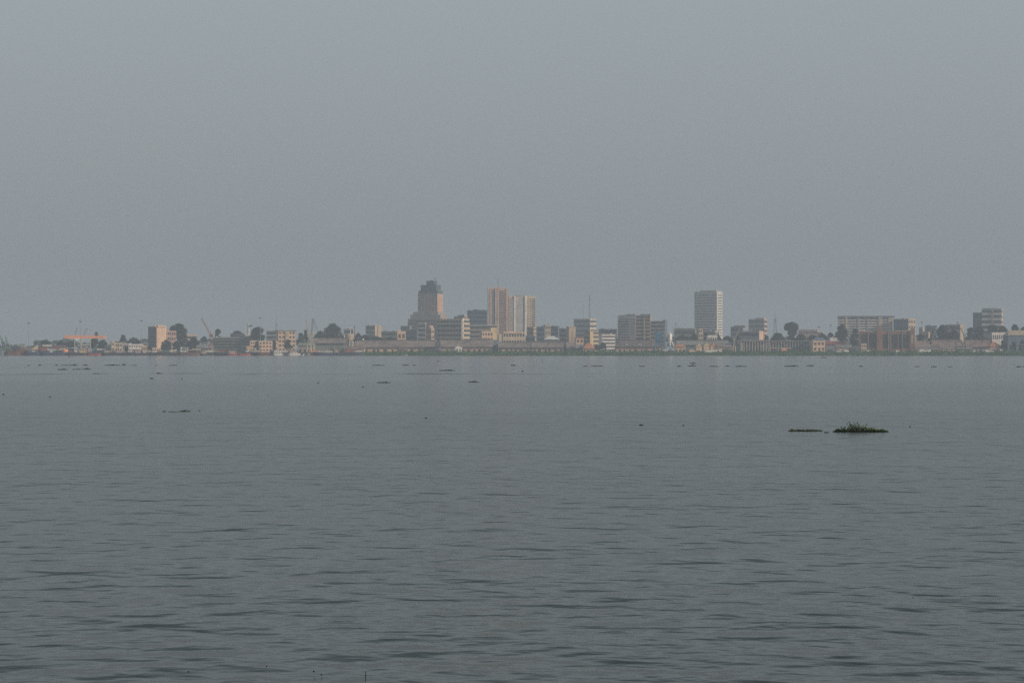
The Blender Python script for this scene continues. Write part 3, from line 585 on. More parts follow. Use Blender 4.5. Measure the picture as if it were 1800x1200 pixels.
MB().box(x(133),x(139),-3,3,z(597.5),z(594.8)).build('operator_cab','steel_white',t); MB().box(x(166),x(172),-2.6,2.6,z(588.8),z(585.5)).build('machine_house','steel_dark',t)
# portal cranes: tapered tower, slewing cab, luffing jib
def portal(label, px, yb, ycab, jib, D, m, mj=None, w=5, wc=2.6, solid=False, name='portal_crane', base=G, cab=True, group=None, jw=1.6, back=None, lr=.5, house=None, rz=0):
    """jib: list of (px,py) the jib passes through"""
    t = thing(name, label, 'crane', (PX(px,D),D,base), rz, group); mj = mj or m
    z = lambda py: PZ(py,D)-base; x = lambda p: (p-px)*D/F; k = D/F
    zc = z(ycab); zb = -.3 if yb is None else z(yb)
    for sx in (-1,1):
        for sy in (-1,1): MB().tube((sx*w,sy*w*.7,zb),(sx*wc,sy*wc*.7,zb+(zc-zb)*.45),lr,lr*.8,n=5).build('leg',m,t)
    MB().box(-wc-.4,wc+.4,-wc*.7-.4,wc*.7+.4,zb+(zc-zb)*.44,zb+(zc-zb)*.5).build('portal_deck',m,t)
    c = MB(); c.lattice((0,0,zb+(zc-zb)*.49),(0,0,zc),wc*1.3,5,.28,up=(0,1,0),w2=wc); c.build('tower',m,t)
    if cab: MB().box(-wc,wc,-wc*.7,wc*.7,zc-1.5,zc+2.2).build('machine_house',m,t)
    if house: MB().box(-house[0],house[0],-house[0]*.6,house[0]*.6,z(house[2]),z(house[1])).build('crane_house',m,t)
    for a,b_ in zip(jib[:-1],jib[1:]): MB().lattice((x(a[0]),-.3,z(a[1])),(x(b_[0]),-.3,z(b_[1])),jw,10,.22,w2=jw*.6).build('jib',mj,t)
    e = jib[-1]; MB().tube((x(e[0]),-.3,z(e[1])),(x(e[0])+.3,-.3,z(e[1])-7),.09,n=3).build('hoist_rope','steel_dark',t)
    top = (x(px)+0,0,zc+8) ; MB().tube((0,.3,zc+1),(back or -1.5,.3,zc+8),.3,.2,n=4).build('mast',m,t); MB().tube((back or -1.5,.3,zc+8),(x(e[0]),-.3,z(e[1])),.1,n=3).build('stay','steel_grey',t)
    return t
portal('buff portal crane of the twin pair with left leaning jib', 543.5, None, 590, [(543,590),(537.5,561)], 3015, 'steel_buff', w=3.2, wc=2.2, lr=.8, group='twin buff cranes', jw=2.4)
portal('buff portal crane of the twin pair with upright crossed jib', 548.5, None, 588, [(547.5,589),(550,560),(558,581)], 3025, 'steel_buff', 'steel_grey', w=3.2, wc=2.2, lr=.8, group='twin buff cranes', jw=2.4)
portal('dark red crane with thin jib leaning left over grey block', 371, None, 590, [(370.5,590),(354.5,559)], 3020, 'steel_red', 'steel_red', w=4, jw=1.8)
portal('green crane with short folded jib at the left edge', 6, None, 603, [(6,603),(-2,588)], 3020, 'steel_green', 'steel_green', w=4, jw=2)
portal('tall dark blue portal crane at the end of dark hip roofed hall', 1157.5, None, 588, [(1157,588),(1153.5,582)], 3015, 'steel_blue', w=5, wc=4.2, jw=3, back=2, lr=.9, house=(3.8,585,599))
portal('blue grey crane with tiny jib behind white floating crane', 1184, None, 584, [(1184,584),(1189,566)], 3240, 'steel_grey', w=3, wc=1.6, jw=1.2, cab=False)
portal('buff luffing crane with jib raised to the right', 1290.5, None, 597, [(1291,597),(1301,576)], 3015, 'steel_buff', w=1.8, wc=1.5, jw=2.0, back=-2.5, lr=.8)
portal('pale crane with long jib leaning right before dense trees', 1487, None, 608, [(1486,610),(1501,571)], 3015, 'steel_grey', w=3, wc=1.6, jw=1.8)
portal('pale crane with leaning jib over the rust roofed warehouse', 1638, None, 607, [(1637,609),(1646,572)], 3018, 'steel_grey', w=3, wc=1.6, jw=1.6)
portal('red topped pale crane standing before the tan ended far block', 1695.5, None, 590, [(1695.5,590),(1682,565)], 3018, 'steel_grey', 'steel_red', w=3, wc=1.8, jw=1.4)
portal('thin crane behind far left sheds with slanting jib', 13.5, None, 607, [(13.5,607),(10,591)], 3035, 'steel_green', w=3, wc=1.5, jw=1.4, cab=False)
# curved beam loader before the columned shed
D = 3010; t = thing('loader_crane', 'rust coloured loader with curved boom before the columned shed', 'crane', (PX(1372,D),D,G)); z = lambda py: PZ(py,D)-G; x = lambda p:(p-1372)*D/F
arc = [(1358,604),(1362,600.5),(1368,599),(1374,601),(1380,606),(1386,612),(1391,614.5)]
m_ = MB()
for a,b_ in zip(arc[:-1],arc[1:]): m_.tube((x(a[0]),0,z(a[1])),(x(b_[0]),0,z(b_[1])),.55,n=6)
m_.build('curved_boom','steel_red',t); MB().box(x(1352),x(1392),-1,1,z(612),z(611)).build('deck_beam','steel_buff',t)
MB().box(x(1374),x(1382),-2,2,-.4,z(612)).build('machine_house','steel_orange',t)
for p_ in (1359,1367,1390): MB().tube((x(p_),0,-.4),(x(p_),0,z(611.5)),.35).build('leg','steel_red',t)
MB().tube((x(1358),0,z(604)),(x(1358),0,z(611.5)),.35).build('mast','steel_red',t)

# ---------------------------------------------------------------- boats, barges, containers
def hull_mesh(L, Wd, hgt, bow=.16, sheer=.5):
    m = MB(); n = 14; ring = []
    for i in range(n+1):
        t = i/n; x_ = -L/2 + L*t
        e = min(1, min(t, 1-t)/bow) if bow > 0 else 1
        w_ = Wd/2*math.sin(e*math.pi/2)**.7 if e < 1 else Wd/2
        w_ = max(w_, .05); zt = hgt + sheer*(abs(2*t-1)**3)
        ring.append([(x_,-w_*.8,-.4),(x_,-w_,zt),(x_,w_,zt),(x_,w_*.8,-.4)])
    for r_ in ring: m.v += r_
    for i in range(n):
        a = i*4
        for k in range(4): m.f.append((a+k, a+(k+1) % 4, a+4+(k+1) % 4, a+4+k))
    m.f += [(0,3,2,1), (n*4,n*4+1,n*4+2,n*4+3)]
    return m
def boat(label, x0, x1, D, hull='hull_white', hh=1.6, cabs=(), name='boat', rz=10, mast=None, cat='boat', group=None, w=None, funnel=None):
    """cabs: (x0,x1,z0,z1,mat) in px and metres above water"""
    k = D/F; L = (x1-x0)*k; xc = (x0+x1)/2; t = thing(name, label, cat, (PX(xc,D),D,0), R(rz), group); Wd = w or max(2.2, min(9, L*.28))
    hull_mesh(L, Wd, hh).build('hull', hull, t)
    for (a,b_,z0,z1,mt) in cabs:
        A, B_ = (a-xc)*k, (b_-xc)*k; ww = Wd*.36
        c = MB().box(A,B_,-ww,ww,z0,z1).build('cabin', mt, t)
        MB().box(A-.3,B_+.3,-ww-.3,ww+.3,z1,z1+.18).build('cabin_roof','hull_white',c)
        n = max(1, int((B_-A)/2.2))
        for i in range(n):
            u = A+(B_-A)*(i+.5)/n; MB().box(u-.6,u+.6,-ww-.08,-ww+.1,z0+(z1-z0)*.45,z0+(z1-z0)*.85).build('window','glass',c)
    if mast: MB().tube(((mast[0]-xc)*k,0,hh-.2),((mast[0]-xc)*k,0,mast[1]),.16,.1,n=5).build('mast','steel_white',t)
    if funnel: MB().tube(((funnel[0]-xc)*k,0,hh),((funnel[0]-xc)*k,0,funnel[1]),.7,.6,n=10).build('funnel','steel_red',t)
    return t
W_ = 'hull_white'
boat('white two deck riverboat moored left of the cream block', 480, 500, 2972, W_, 1.6, [(481,496,1.5,4.6,W_),(482,493,4.8,7.4,W_)], mast=(490,10), group='moored white riverboats')
boat('white riverboat with a sloping bow and dark wheelhouse', 506, 528, 2968, W_, 2.4, [(509,524,2.2,4.6,W_),(513,520,4.8,6.8,'steel_buff')], mast=(517,9.5), group='moored white riverboats')
boat('small white launch between sloping bow riverboat and dark barge', 531, 537, 2966, W_, 1.1, [(532.5,535.5,1,2.6,W_)], name='launch')
boat('little white launch with a peaked cabin left of dark barge', 539.5, 548, 2964, W_, 1.3, [(541,545,1.2,3.2,'plaster_pink')], name='launch')
boat('pale green passenger ferry behind the long dark barge', 556, 587, 2985, 'roof_green', 3.4, [(558,585,3.2,6.4,'plaster_white'),(562,578,6.6,9.2,'roof_green')], name='ferry', mast=(570,12))
boat('ferry with orange arched cabin right of pale green ferry', 587, 600, 2985, 'hull_dark', 3.2, [(588,595,3,7.6,'plaster_orange')], name='ferry')
boat('long dark blue barge lying at the end of green bank', 550, 640, 2962, 'hull_blue', 4.2, [(622,626,4,7,'plaster_pink')], name='barge', w=11, cat='barge')
boat('rusty hopper barge under the orange waterfront houses', 452, 482, 2976, 'hull_rust', 4.4, [(474,480,4.2,6.8,'steel_dark')], name='barge', w=10, cat='barge')
boat('dark low barge carrying small reddish wheelhouse near red tug', 376, 402, 2975, 'hull_dark', 3.6, [(378,383,3.4,6.2,'steel_dark')], name='barge', w=10, cat='barge')
boat('red hulled tug with rounded deckhouse', 400, 419, 2966, 'hull_red', 3.0, [(402,413,2.8,6.6,'brick_pink')], name='tugboat', funnel=(415,8.5), cat='tug')
boat('bright red low pontoon boat right of the red tug', 417, 440, 2960, 'hull_red', 2.6, [(434,439,2.4,5.0,'hull_dark')], name='pontoon_boat')
boat('small tug with pinkish cabin below the dark red crane', 352, 366, 2972, 'hull_dark', 2.6, [(354,362,2.4,6.0,'brick_pink'),(357,360,6.2,8,'steel_red')], name='tugboat', cat='tug')
boat('long purple brown barge below the bright white hut', 312, 352, 2970, 'hull_rust', 3.4, [(344,349,3.2,5.8,'steel_dark')], name='barge', w=10, cat='barge')
boat('dark barge with two pale cargo piles below slab block', 268, 311, 2974, 'hull_dark', 4.2, [(269,274,4,6.6,'hull_white'),(276,284,4.1,6.0,'hull_rust')], name='barge', w=10, cat='barge')
boat('dark barge with a pink deckhouse beneath arcade house', 222, 266, 2972, 'hull_dark', 3.8, [(238,247,3.6,7.2,'brick_pink'),(252,256,3.7,6.2,W_)], name='barge', w=10, cat='barge')
boat('black barge moored right of the gantry crane', 178, 220, 2974, 'hull_dark', 4.0, [(184,192,3.8,6.8,'steel_buff'),(204,213,3.9,7.6,'plaster_pink')], name='barge', w=10, cat='barge')
boat('reddish low barge right under the orange gantry crane', 152, 177, 2966, 'hull_red', 2.6, [(156,160,2.4,4.6,'steel_dark')], name='barge', w=9, cat='barge')
boat('dark barge with yellow green deckhouse beneath gantry crane legs', 119, 152, 2976, 'hull_dark', 4.0, [(139.5,151.5,3.8,8.6,'steel_yellow')], name='barge', w=10, cat='barge')
boat('dark purple barge moored left of gantry crane', 72, 118, 2974, 'hull_blue', 4.4, [(75,80,4.2,7,'steel_dark'),(88,92,4.2,7,'hull_white')], name='barge', w=10, cat='barge')
boat('slate coloured pusher barge below the yellow hangar', 47, 71, 2972, 'hull_blue', 5.2, [(49,56,5,8.2,'slate_blue')], name='barge', w=10, cat='barge')
boat('rusty brown barge with low cargo near the left edge', 8, 47, 2975, 'hull_rust', 5.4, [(41,45,5.2,8,'hull_rust')], name='barge', w=11, cat='barge')
boat('blue grey barge cut off by the left edge', -26, 8, 2970, 'slate_blue', 6.6, [(0,4,6.4,9.2,'steel_green')], name='barge', w=11, cat='barge')
boat('black flat barge between grey sheds and rusty hopper barge', 436, 453, 2978, 'hull_dark', 4.0, [(438,441,3.8,6.2,'hull_blue')], name='barge', w=10, cat='barge')
# white floating crane
t = boat('pontoon carrying the white floating crane beside the blue crane', 1163, 1188, 2990, 'steel_dark', 6.2, [(1164.5,1172,6,8.6,'hull_white'),(1164,1173,4.2,6.0,'roof_green')], name='crane_pontoon', w=12, cat='pontoon')
portal('white floating crane with tripod legs and rounded cab', 1177.5, 607.5, 592, [(1178.5,592),(1178,583)], 2990, 'steel_white', w=4.6, wc=2.2, base=6.2, name='floating_crane', jw=1.6, back=-2, lr=1.0, house=(3.1,586.5,597.5), rz=R(55))
boat('white motor launch moored below gabled houses', 1235, 1262, 3006-10, W_, 7.2, [(1240,1250,7,8.4,'plaster_orange')], name='launch', w=5)
boat('white launch left of low tan shed', 1262.5, 1269, 2998, W_, 7.0, [(1263.5,1267,6.9,9.2,W_)], name='launch', w=4)
boat('orange workboat half hidden by the green bank', 1209, 1222, 2998, 'plaster_orange', 6.4, [(1211,1218,6.3,9,'plaster_orange')], name='workboat', w=5)
boat('white launch behind reeds below red roofed shed', 1468, 1479, 2998, W_, 5.6, [(1471,1476,5.5,6.6,W_)], name='launch', w=4)
boat('pale flat boat drawn up left of the pale kiosk', 1480, 1492, 3000, W_, 7.0, [(1483,1487,6.9,7.8,W_)], name='flat_boat', w=4)
boat('white open boat drawn up before brick frame building', 1573, 1582, 2999, W_, 6.0, [(1575,1579,5.9,7.4,W_)], name='open_boat', w=4)
boat('small pale boat left of the brick square tower', 1522, 1531, 2999, W_, 6.4, [(1524,1527,6.3,7.6,W_)], name='open_boat', w=4)
boat('long white boat below the low long shed', 1612, 1637, 3000, W_, 7.2, [(1616,1624,7.1,8.4,W_)], name='long_boat', w=4)
boat('white boat on bank left of orange pyramid roofed house', 1729, 1747, 2999, W_, 6.6, [(1731,1737,6.5,8.4,W_)], name='white_boat', w=4)
boat('tiny bright boat on right bank below greenish shed', 1709, 1715, 2997, W_, 5.6, [(1710.5,1713.5,5.5,7.0,W_)], name='tiny_boat', w=3)
boat('brown ferry beached in the weeds at brown tower foot', 770, 785, 3000, 'hull_rust', 6.6, [(772,782,6.5,8.2,'brick_pink')], name='river_ferry', w=5)
boat('white pirogue lying in green weeds, left of centre', 706, 716, 2972, 'hull_white', 1.8, [], name='pirogue', w=1.6)
# containers
cont_cols = {'rust': 'hull_rust', 'blue': 'hull_blue', 'white': 'hull_white', 'red': 'hull_red', 'buff': 'steel_buff', 'green': 'steel_green', 'orange': 'steel_orange'}
for m in cont_cols.values(): pass
def container(label, px, lvl, D, col, rz=0, L=12.2, base=G, name='shipping_container', group='shipping containers stacked on the quay'):
    t = thing(name, label, 'container', (PX(px,D), D, base+lvl*2.62+.02), R(rz), group)
    m = MB(); m.box(-L/2,L/2,-1.2,1.2,.08,2.58)
    for i in range(int(L/.6)): m.box(-L/2+.15+i*.6,-L/2+.4+i*.6,-1.26,-1.19,.25,2.4)
    m.build('body', cont_cols[col], t)
    for sx in (-1,1):
        for sy in (-1,1): MB().box(sx*L/2-.1,sx*L/2+.1,sy*1.2-.1,sy*1.2+.1,0,2.6).build('corner_post','steel_dark',t)
    return t
CT = [(20,0,'rust','rust container on the ground at far left'),(20,1,'green','green container atop the far left rust one'),(36,0,'rust','rust container behind the rusty brown barge'),(36,1,'rust','upper rust container behind rusty brown barge'),
 (75,0,'blue','blue container at left end of the container yard'),(75,1,'red','red container atop the left yard end'),(91,0,'green','green container in the yard under the white one'),(91,1,'white','white container second from yard left'),
 (75,2,'rust','topmost rust container at left end of yard'),(107,0,'blue','blue container left beside orange tank'),(107,1,'white','white container on blue one left of gantry crane'),(124,0,'rust','rust container between orange tank and gantry leg'),(124,1,'blue','blue container atop rust one by gantry leg'),
 (147,0,'red','red container between gantry crane legs'),(147,1,'red','upper red container between gantry crane legs'),(170,0,'blue','blue container right of the gantry crane'),(170,1,'green','green container atop blue one right of gantry'),(187,0,'rust','rust container left of leftmost cream house'),
 (187,1,'blue','blue container on rust one by cream house'),(291,0,'green','green container before slab block foot'),(338,0,'rust','rust container right of bright white hut'),(392,0,'red','red container under long grey block'),(408,0,'green','green container under long grey block beside red one'),(424,0,'blue','blue container left of stepped orange house')]
CT += [(28,2,'blue','topmost blue container over the brown left edge shed front'),(62,0,'white','white container at the foot of the yellow hangar'),(83,3,'white','single white container crowning the left yard stack'),(99,2,'red','red container crowning the middle of the container yard'),
 (133,0,'white','white container at the left gantry leg'),(178,1,'white','white container perched on blue one right of gantry'),(196,0,'buff','buff container below leftmost cream house'),(205,0,'rust','rust container below two window cream house'),(233,0,'white','white container before arcade house'),(244,0,'red','red container before arcade house right part'),
 (258,0,'buff','buff container left of cream customs house'),(296,0,'white','white container right of cream customs house'),(345,1,'buff','buff container above purple brown barge'),(366,0,'white','white container at the red crane foot'),(380,0,'buff','buff container beside the red crane'),(431,0,'white','white container left of stepped orange house'),(450,0,'buff','buff container between the two orange houses'),
 (497,0,'white','white container behind two deck riverboat'),(551,0,'orange','orange container right of the twin buff cranes'),(566,0,'white','white container behind pale green ferry'),(612,0,'red','red container under the silo building'),(630,0,'white','white container on quay end near reeds')]
for px, lv, c_, lb in CT: container(lb, px, lv, 3016 + (px % 3), c_)

# pirogues with people on open water
def person(label, loc, h=1.7, rz=0, parent_h=0, cloth='cloth'):
    me = bpy.data.meshes.new('person'); s = h/1.7
    P = [(0,0,.92,.13),(0,0,1.12,.14),(0,0,1.38,.16),(0,0,1.50,.06),(0,.0,1.60,.10),(0,.0,1.70,.075),
         (-.19,0,1.40,.06),(-.26,-.08,1.14,.045),(-.22,-.28,1.0,.035),(-.2,-.36,.98,.03),(.19,0,1.40,.06),(.27,-.08,1.14,.045),(.24,-.28,1.05,.035),(.22,-.36,1.03,.03),
         (-.1,0,.88,.10),(-.12,-.05,.48,.07),(-.12,.02,.06,.045),(-.12,-.14,.03,.04),(.1,0,.88,.10),(.12,-.05,.48,.07),(.12,.02,.06,.045),(.12,-.14,.03,.04)]
    E = [(0,1),(1,2),(2,3),(3,4),(4,5),(2,6),(6,7),(7,8),(8,9),(2,10),(10,11),(11,12),(12,13),(0,14),(14,15),(15,16),(16,17),(0,18),(18,19),(19,20),(20,21)]
    me.from_pydata([(a*s,b*s,c*s) for a,b,c,_ in P], E, []); me.materials.append(M_('skin'))
    o = bpy.data.objects.new('person', me); C.objects.link(o); o.location = loc; o.rotation_euler = (0,0,rz)
    o.modifiers.new('skin','SKIN')
    sv = me.skin_vertices[0].data if me.skin_vertices else None
    if sv is None:
        bpy.context.view_layer.objects.active = o
    if me.skin_vertices:
        for i,p in enumerate(P): me.skin_vertices[0].data[i].radius = (p[3]*s, p[3]*s)
        me.skin_vertices[0].data[0].use_root = True
    o.modifiers.new('sub','SUBSURF').levels = 1
    tag(o, label, 'person')
    sh = MB().lathe(0,0,[(.17*s,.80*s),(.19*s,1.0*s),(.20*s,1.25*s),(.19*s,1.42*s),(.09*s,1.48*s)],10).build('shirt', cloth, o)
    MB().lathe(0,0,[(.15*s,.45*s),(.2*s,.6*s),(.19*s,.82*s)],10).build('shorts', 'cloth', o)
    return o
def pirogue(label, x0, x1, py, hull, rz, pax):
    D = wat(py); k = D/F; L = (x1-x0)*k; t = thing('pirogue', label, 'canoe', (PX((x0+x1)/2,D),D,0), R(rz))
    hull_mesh(L, 1.1, .42, bow=.35, sheer=.5).build('hull', hull, t)
    MB().box(-L*.3,-L*.27,-.45,.45,.35,.44).build('thwart','wood',t); MB().box(L*.2,L*.23,-.45,.45,.35,.44).build('thwart','wood',t)
    for i,(u,h_,lb,cl) in enumerate(pax): person(lb,(PX((x0+x1)/2,D)+u*L,D,.42),h_,R(90+rz),cloth=cl)
pirogue('long tan pirogue in front of the white floating crane', 1164, 1179, 626, 'wood', 4, [])
pirogue('small dark pirogue on open water below orange lit end building', 1444, 1452.5, 629, 'hull_dark', -5,
        [(-.12,1.7,'person standing to paddle at the left of small pirogue','cloth'),(.25,1.6,'person in pale shirt standing at right of small pirogue','hull_white')])

# ---------------------------------------------------------------- trees
def tree(label, cx, yt, w, yb, D, seed, m='leaf_dark', shape='dome', dens=1.0, group='trees of the far shore', trunk=True, name='tree'):
    rr = random.Random(seed); k = D/F; W = w*k/2; zt = PZ(yt,D)-G; zb = max(PZ(yb,D)-G, 1.0); hh = zt-zb
    t = thing(name, label, 'tree', (PX(cx,D),D,G), rr.uniform(0,6), group)
    lobes = []
    n = 22 if W > 8 else 14
    for i in range(n):
        a = rr.uniform(0,6.283); 
        if shape == 'umbrella': f = rr.random(); u = rr.uniform(.45,1)**.5 if f > .4 else rr.random()*.5; z_ = zb + hh*(.62+.25*(1-u*u)); r = hh*.22
        elif shape == 'open': u = rr.random(); z_ = zb + hh*rr.uniform(.1,.9)*(1-.3*u); r = W*rr.uniform(.18,.32)
        else:
            v = rr.uniform(0,1); u = math.sqrt(max(0, 1-v*v))*rr.uniform(.55,1); z_ = zb + (hh-W*.3)*v; r = W*rr.uniform(.20,.42)
        rad = max(0, W-r*.8)*u
        lobes.append((math.cos(a)*rad, math.sin(a)*rad, max(z_, zb+r*.5), r))
    lobes.append((0,0,zt-min(W*.3,hh*.3),min(W*.32,hh*.35)))
    c = MB(); cnt = int(150*dens)
    for (x_,y_,z_,r) in lobes:
        for j in range(int(cnt*max(.6,(r/3)**1.2))):
            d = Vector((rr.gauss(0,1),rr.gauss(0,1),rr.gauss(0,1))).normalized()*r*rr.uniform(.5,1.18)
            c.leaf((x_+d.x, y_+d.y, z_+d.z*.8), rr.uniform(.5,.95), rr)
    c.build('crown', m, t)
    if trunk:
        tr = MB(); r0 = max(.35, W*.07); tr.tube((0,0,-.3),(0,0,zb+hh*.3),r0,r0*.6,n=7)
        for (x_,y_,z_,r) in lobes[:7]: tr.tube((0,0,zb*.7+hh*.1),(x_*.85,y_*.85,z_),r0*.4,r0*.15,n=5,caps=False)
        tr.build('trunk', 'bark', t)
    return t
T = [ # label, cx, top, width, bottom, D, mat, shape, dens
 ('broad dark tree left of the gantry crane, behind container yard',80,597.5,20,608,3150,'leaf_dark','dome',1),
 ('dark tree just left of gantry girder end',107,598,18,609,3160,'leaf_dark','dome',1),
 ('wide dark tree behind gantry crane legs',125,599,24,609,3160,'leaf_dark','dome',1),
 ('dark tree right behind the gantry crane',166,593,22,612,3150,'leaf_dark','dome',1),
 ('lower dark tree at right of gantry crane',181,597,20,612,3140,'leaf_dark','dome',1),
 ('round lone tree left of arcade house',216,588,13,601,3260,'leaf_mid','dome',1),
 ('low dark tree between lone round tree and slab block',236,593,26,604,3230,'leaf_dark','dome',1),
 ('huge mushroom domed tree right of orange slab block',313,568,35,590,3200,'leaf_dark','dome',1.8),
 ('tall dark tree filling under the mushroom domed tree',321,580,24,614,3190,'leaf_dark','dome',1.2),
 ('dark bushy tree before annex, at slab block foot',292,597,22,614,3100,'leaf_dark','dome',1),
 ('dark bushy tree behind the bright white hut',312,599,24,614,3095,'leaf_dark','dome',1),
 ('dark rounded tree left of red crane',340,592,26,613,3110,'leaf_dark','dome',1.1),
 ('small dark tree behind red crane tower',358,591,14,600,3200,'leaf_dark','dome',1),
 ('ragged open tree right of red crane',383,577.5,17,594,3200,'leaf_mid','open',1.2),
 ('flat crowned tree above small glowing block',419,581,27,592,3330,'leaf_dark','dome',1.2),
 ('large dome shaped tree right of slim white tower',453.5,574,31,596,3180,'leaf_dark','dome',1.3),
 ('narrow dark tree between the two orange houses',451,600,9,613,3050,'leaf_dark','dome',.9),
 ('dark tree right of square orange house',481,597,10,613,3070,'leaf_dark','dome',.9),
 ('dark tree in front of cream block',507,596,17,611,3080,'leaf_dark','dome',1),
 ('tall dark tree right behind cream block',528,585,18,606,3190,'leaf_dark','dome',1),
 ('dark tree behind the twin buff cranes',538,579,17,602,3210,'leaf_dark','dome',1),
 ('great dark domed tree behind brown roofed warehouse',586,567.5,37,598,3230,'leaf_dark','dome',1.5),
 ('left shoulder tree of the great domed tree',563,581,24,598,3220,'leaf_dark','dome',1),
 ('right shoulder tree of the great domed tree',606,588,22,599,3210,'leaf_dark','dome',1),
 ('dark tree beneath the factory chimney',630,585,18,600,3260,'leaf_dark','dome',1),
 ('dark tree between chimney and pale ended block',641,588,22,600,3240,'leaf_dark','dome',1),
 ('dark tree before the pale ended block',660,590,26,600,3200,'leaf_dark','dome',1),
 ('low dark tree before green grey office block',685,592,22,600,3170,'leaf_dark','dome',1),
 ('small dark tree before bright white banded building',1060,601,15,613,3050,'leaf_dark','dome',1),
 ('low dark tree at right edge of orange roofed house',1049,606,12,614,3040,'leaf_dark','dome',.9),
 ('dark treetop between complex and low greenish building',1178,585,16,600,3230,'leaf_mid','dome',1),
 ('wide low tree before low greenish building',1200,588,28,601,3190,'leaf_mid','dome',1),
 ('round dark tree left of tan panelled building',1219,585,18,600,3210,'leaf_mid','dome',1),
 ('dark tree right of tan panelled building',1242,585,14,600,3220,'leaf_dark','dome',1),
 ('dark tree at foot of lone pale tower',1262,588,18,600,3200,'leaf_dark','dome',1),
 ('wide low tree between lone pale tower and luffing crane',1278,590,24,600,3190,'leaf_dark','dome',1),
 ('dark tree behind the raised luffing crane jib',1296,588,16,600,3180,'leaf_dark','dome',1),
 ('dark tree right of sunlit tan end box',1347,590,12,600,3150,'leaf_dark','dome',1),
 ('flat topped umbrella tree on a bent trunk',1391,566,30,579,3180,'leaf_dark','dome',1.7),
 ('tall dense tree holding the umbrella tree base',1393,573,25,600,3185,'leaf_dark','dome',1.2),
 ('low wide dark tree left under the umbrella tree',1367,584,26,600,3170,'leaf_dark','dome',1.2),
 ('low wide dark tree right under the umbrella tree',1408,586,22,600,3160,'leaf_dark','dome',1.1),
 ('low dark tree left of dense tree by the leaning crane',1460,584,18,600,3170,'leaf_dark','dome',1),
 ('dense dark tree left behind leaning pale crane',1480,570,26,600,3160,'leaf_dark','dome',1.4),
 ('dense dark tree right behind leaning pale crane',1503,577,22,606,3120,'leaf_dark','dome',1.2),
 ('dark tree between brick frame and white roofed house',1618,586,16,603,3110,'leaf_dark','dome',1),
 ('big dense dark tree right of second leaning crane',1657,570.5,30,600,3130,'leaf_dark','dome',1.5),
 ('dense dark tree before tan ended far block',1676,578,26,600,3125,'leaf_dark','dome',1.3),
 ('dark tree right of the red topped crane',1706,575,20,600,3140,'leaf_dark','dome',1.2),
 ('wide dark tree below dark apartment wing',1722,573,26,600,3160,'leaf_dark','dome',1.2),
 ('dense tree under middle of far right apartment block',1745,570,28,588,3210,'leaf_mid','dome',1.3),
 ('dense tree under tan end of far right apartment block',1762,572,22,590,3200,'leaf_mid','dome',1.2),
 ('round dark tree near the right edge',1784,569.5,20,588,3190,'leaf_dark','dome',1.2),
 ('low dark tree above tan hip roof at right edge',1800,574,16,588,3200,'leaf_dark','dome',1),
 ('dark bushy tree right of orange pyramid roofed house',1763,597,16,614,3030,'leaf_dark','dome',1.1),
 ('dark bushy tree at the foot of tan roofed house',1781,600,14,616,3020,'leaf_dark','dome',1.1),
 ('dark bush tree at the very right edge',1797,598,14,616,3030,'leaf_dark','dome',1.1),
 ('dark tree behind the brick frame left bays',1534,580,16,598,3120,'leaf_dark','dome',1.1),
 ('dark tree peeping over brick frame right bays',1584,577,14,598,3130,'leaf_dark','dome',1.1),
 ('low dark tree right of long apartment block end',1640,582,16,600,3200,'leaf_dark','dome',1.1),
 ('low dark tree under faint pinkish building',1428,588,20,600,3180,'leaf_dark','dome',1.1),
 ('low wide tree above the orange end building hall',1446,586,16,600,3170,'leaf_mid','dome',1.1),
 ('dark low tree in front of leftmost arcade house edge',222,608,10,617,3030,'leaf_dark','dome',1),
 ('dark low tree between customs house and slab foot',262,607,10,617,3028,'leaf_dark','dome',1),
 ('narrow dark tree left of rust roofed warehouse crane',1634,594,9,610,3070,'leaf_dark','dome',.9),
 ('thin tree beyond orange girder with a small crown',169,583,6,590,3300,'leaf_dark','dome',.9),
]
for i, (lb,cx,yt,w,yb,D,m,sh,dn) in enumerate(T): tree(lb,cx,yt,w,yb,D,100+i,m,sh,dn)
# distant wood behind everything, one mass
rnd = random.Random(9); m = MB()
for i in range(15000):
    px = rnd.uniform(-60, 1870); D = rnd.uniform(3720, 3800)
    top = 600 + 3*math.sin(px*.045) + 2.2*math.sin(px*.13+2) + 1.2*math.sin(px*.37) - (8 if px > 1340 else 0)*min(1,max(0,(px-1340)/60)) + (5 if px < 60 else 0)
    py = top + abs(rnd.gauss(0,1))*6
    if py > 619: py = rnd.uniform(top, 619)
    m.leaf((PX(px,D), D, PZ(py,D)), rnd.uniform(1.2,2.4), rnd)
tag(m.build('far_wood', 'leaf_mid'), label='distant band of merged treetops behind the city', cat='wood', kind='stuff')
rnd = random.Random(19); m = MB()
for i in range(5000):
    px = rnd.uniform(-40, 1840); D = rnd.uniform(3088, 3110)
    if 545 < px < 1020: continue
    m.leaf((PX(px,D), D, G+rnd.random()*rnd.uniform(2,7)*(.6+.4*math.sin(px*.11))), rnd.uniform(.7,1.3), rnd)
tag(m.build('port_scrub', 'leaf_dark'), label='low scrub growing between the port sheds', cat='scrub', kind='stuff')

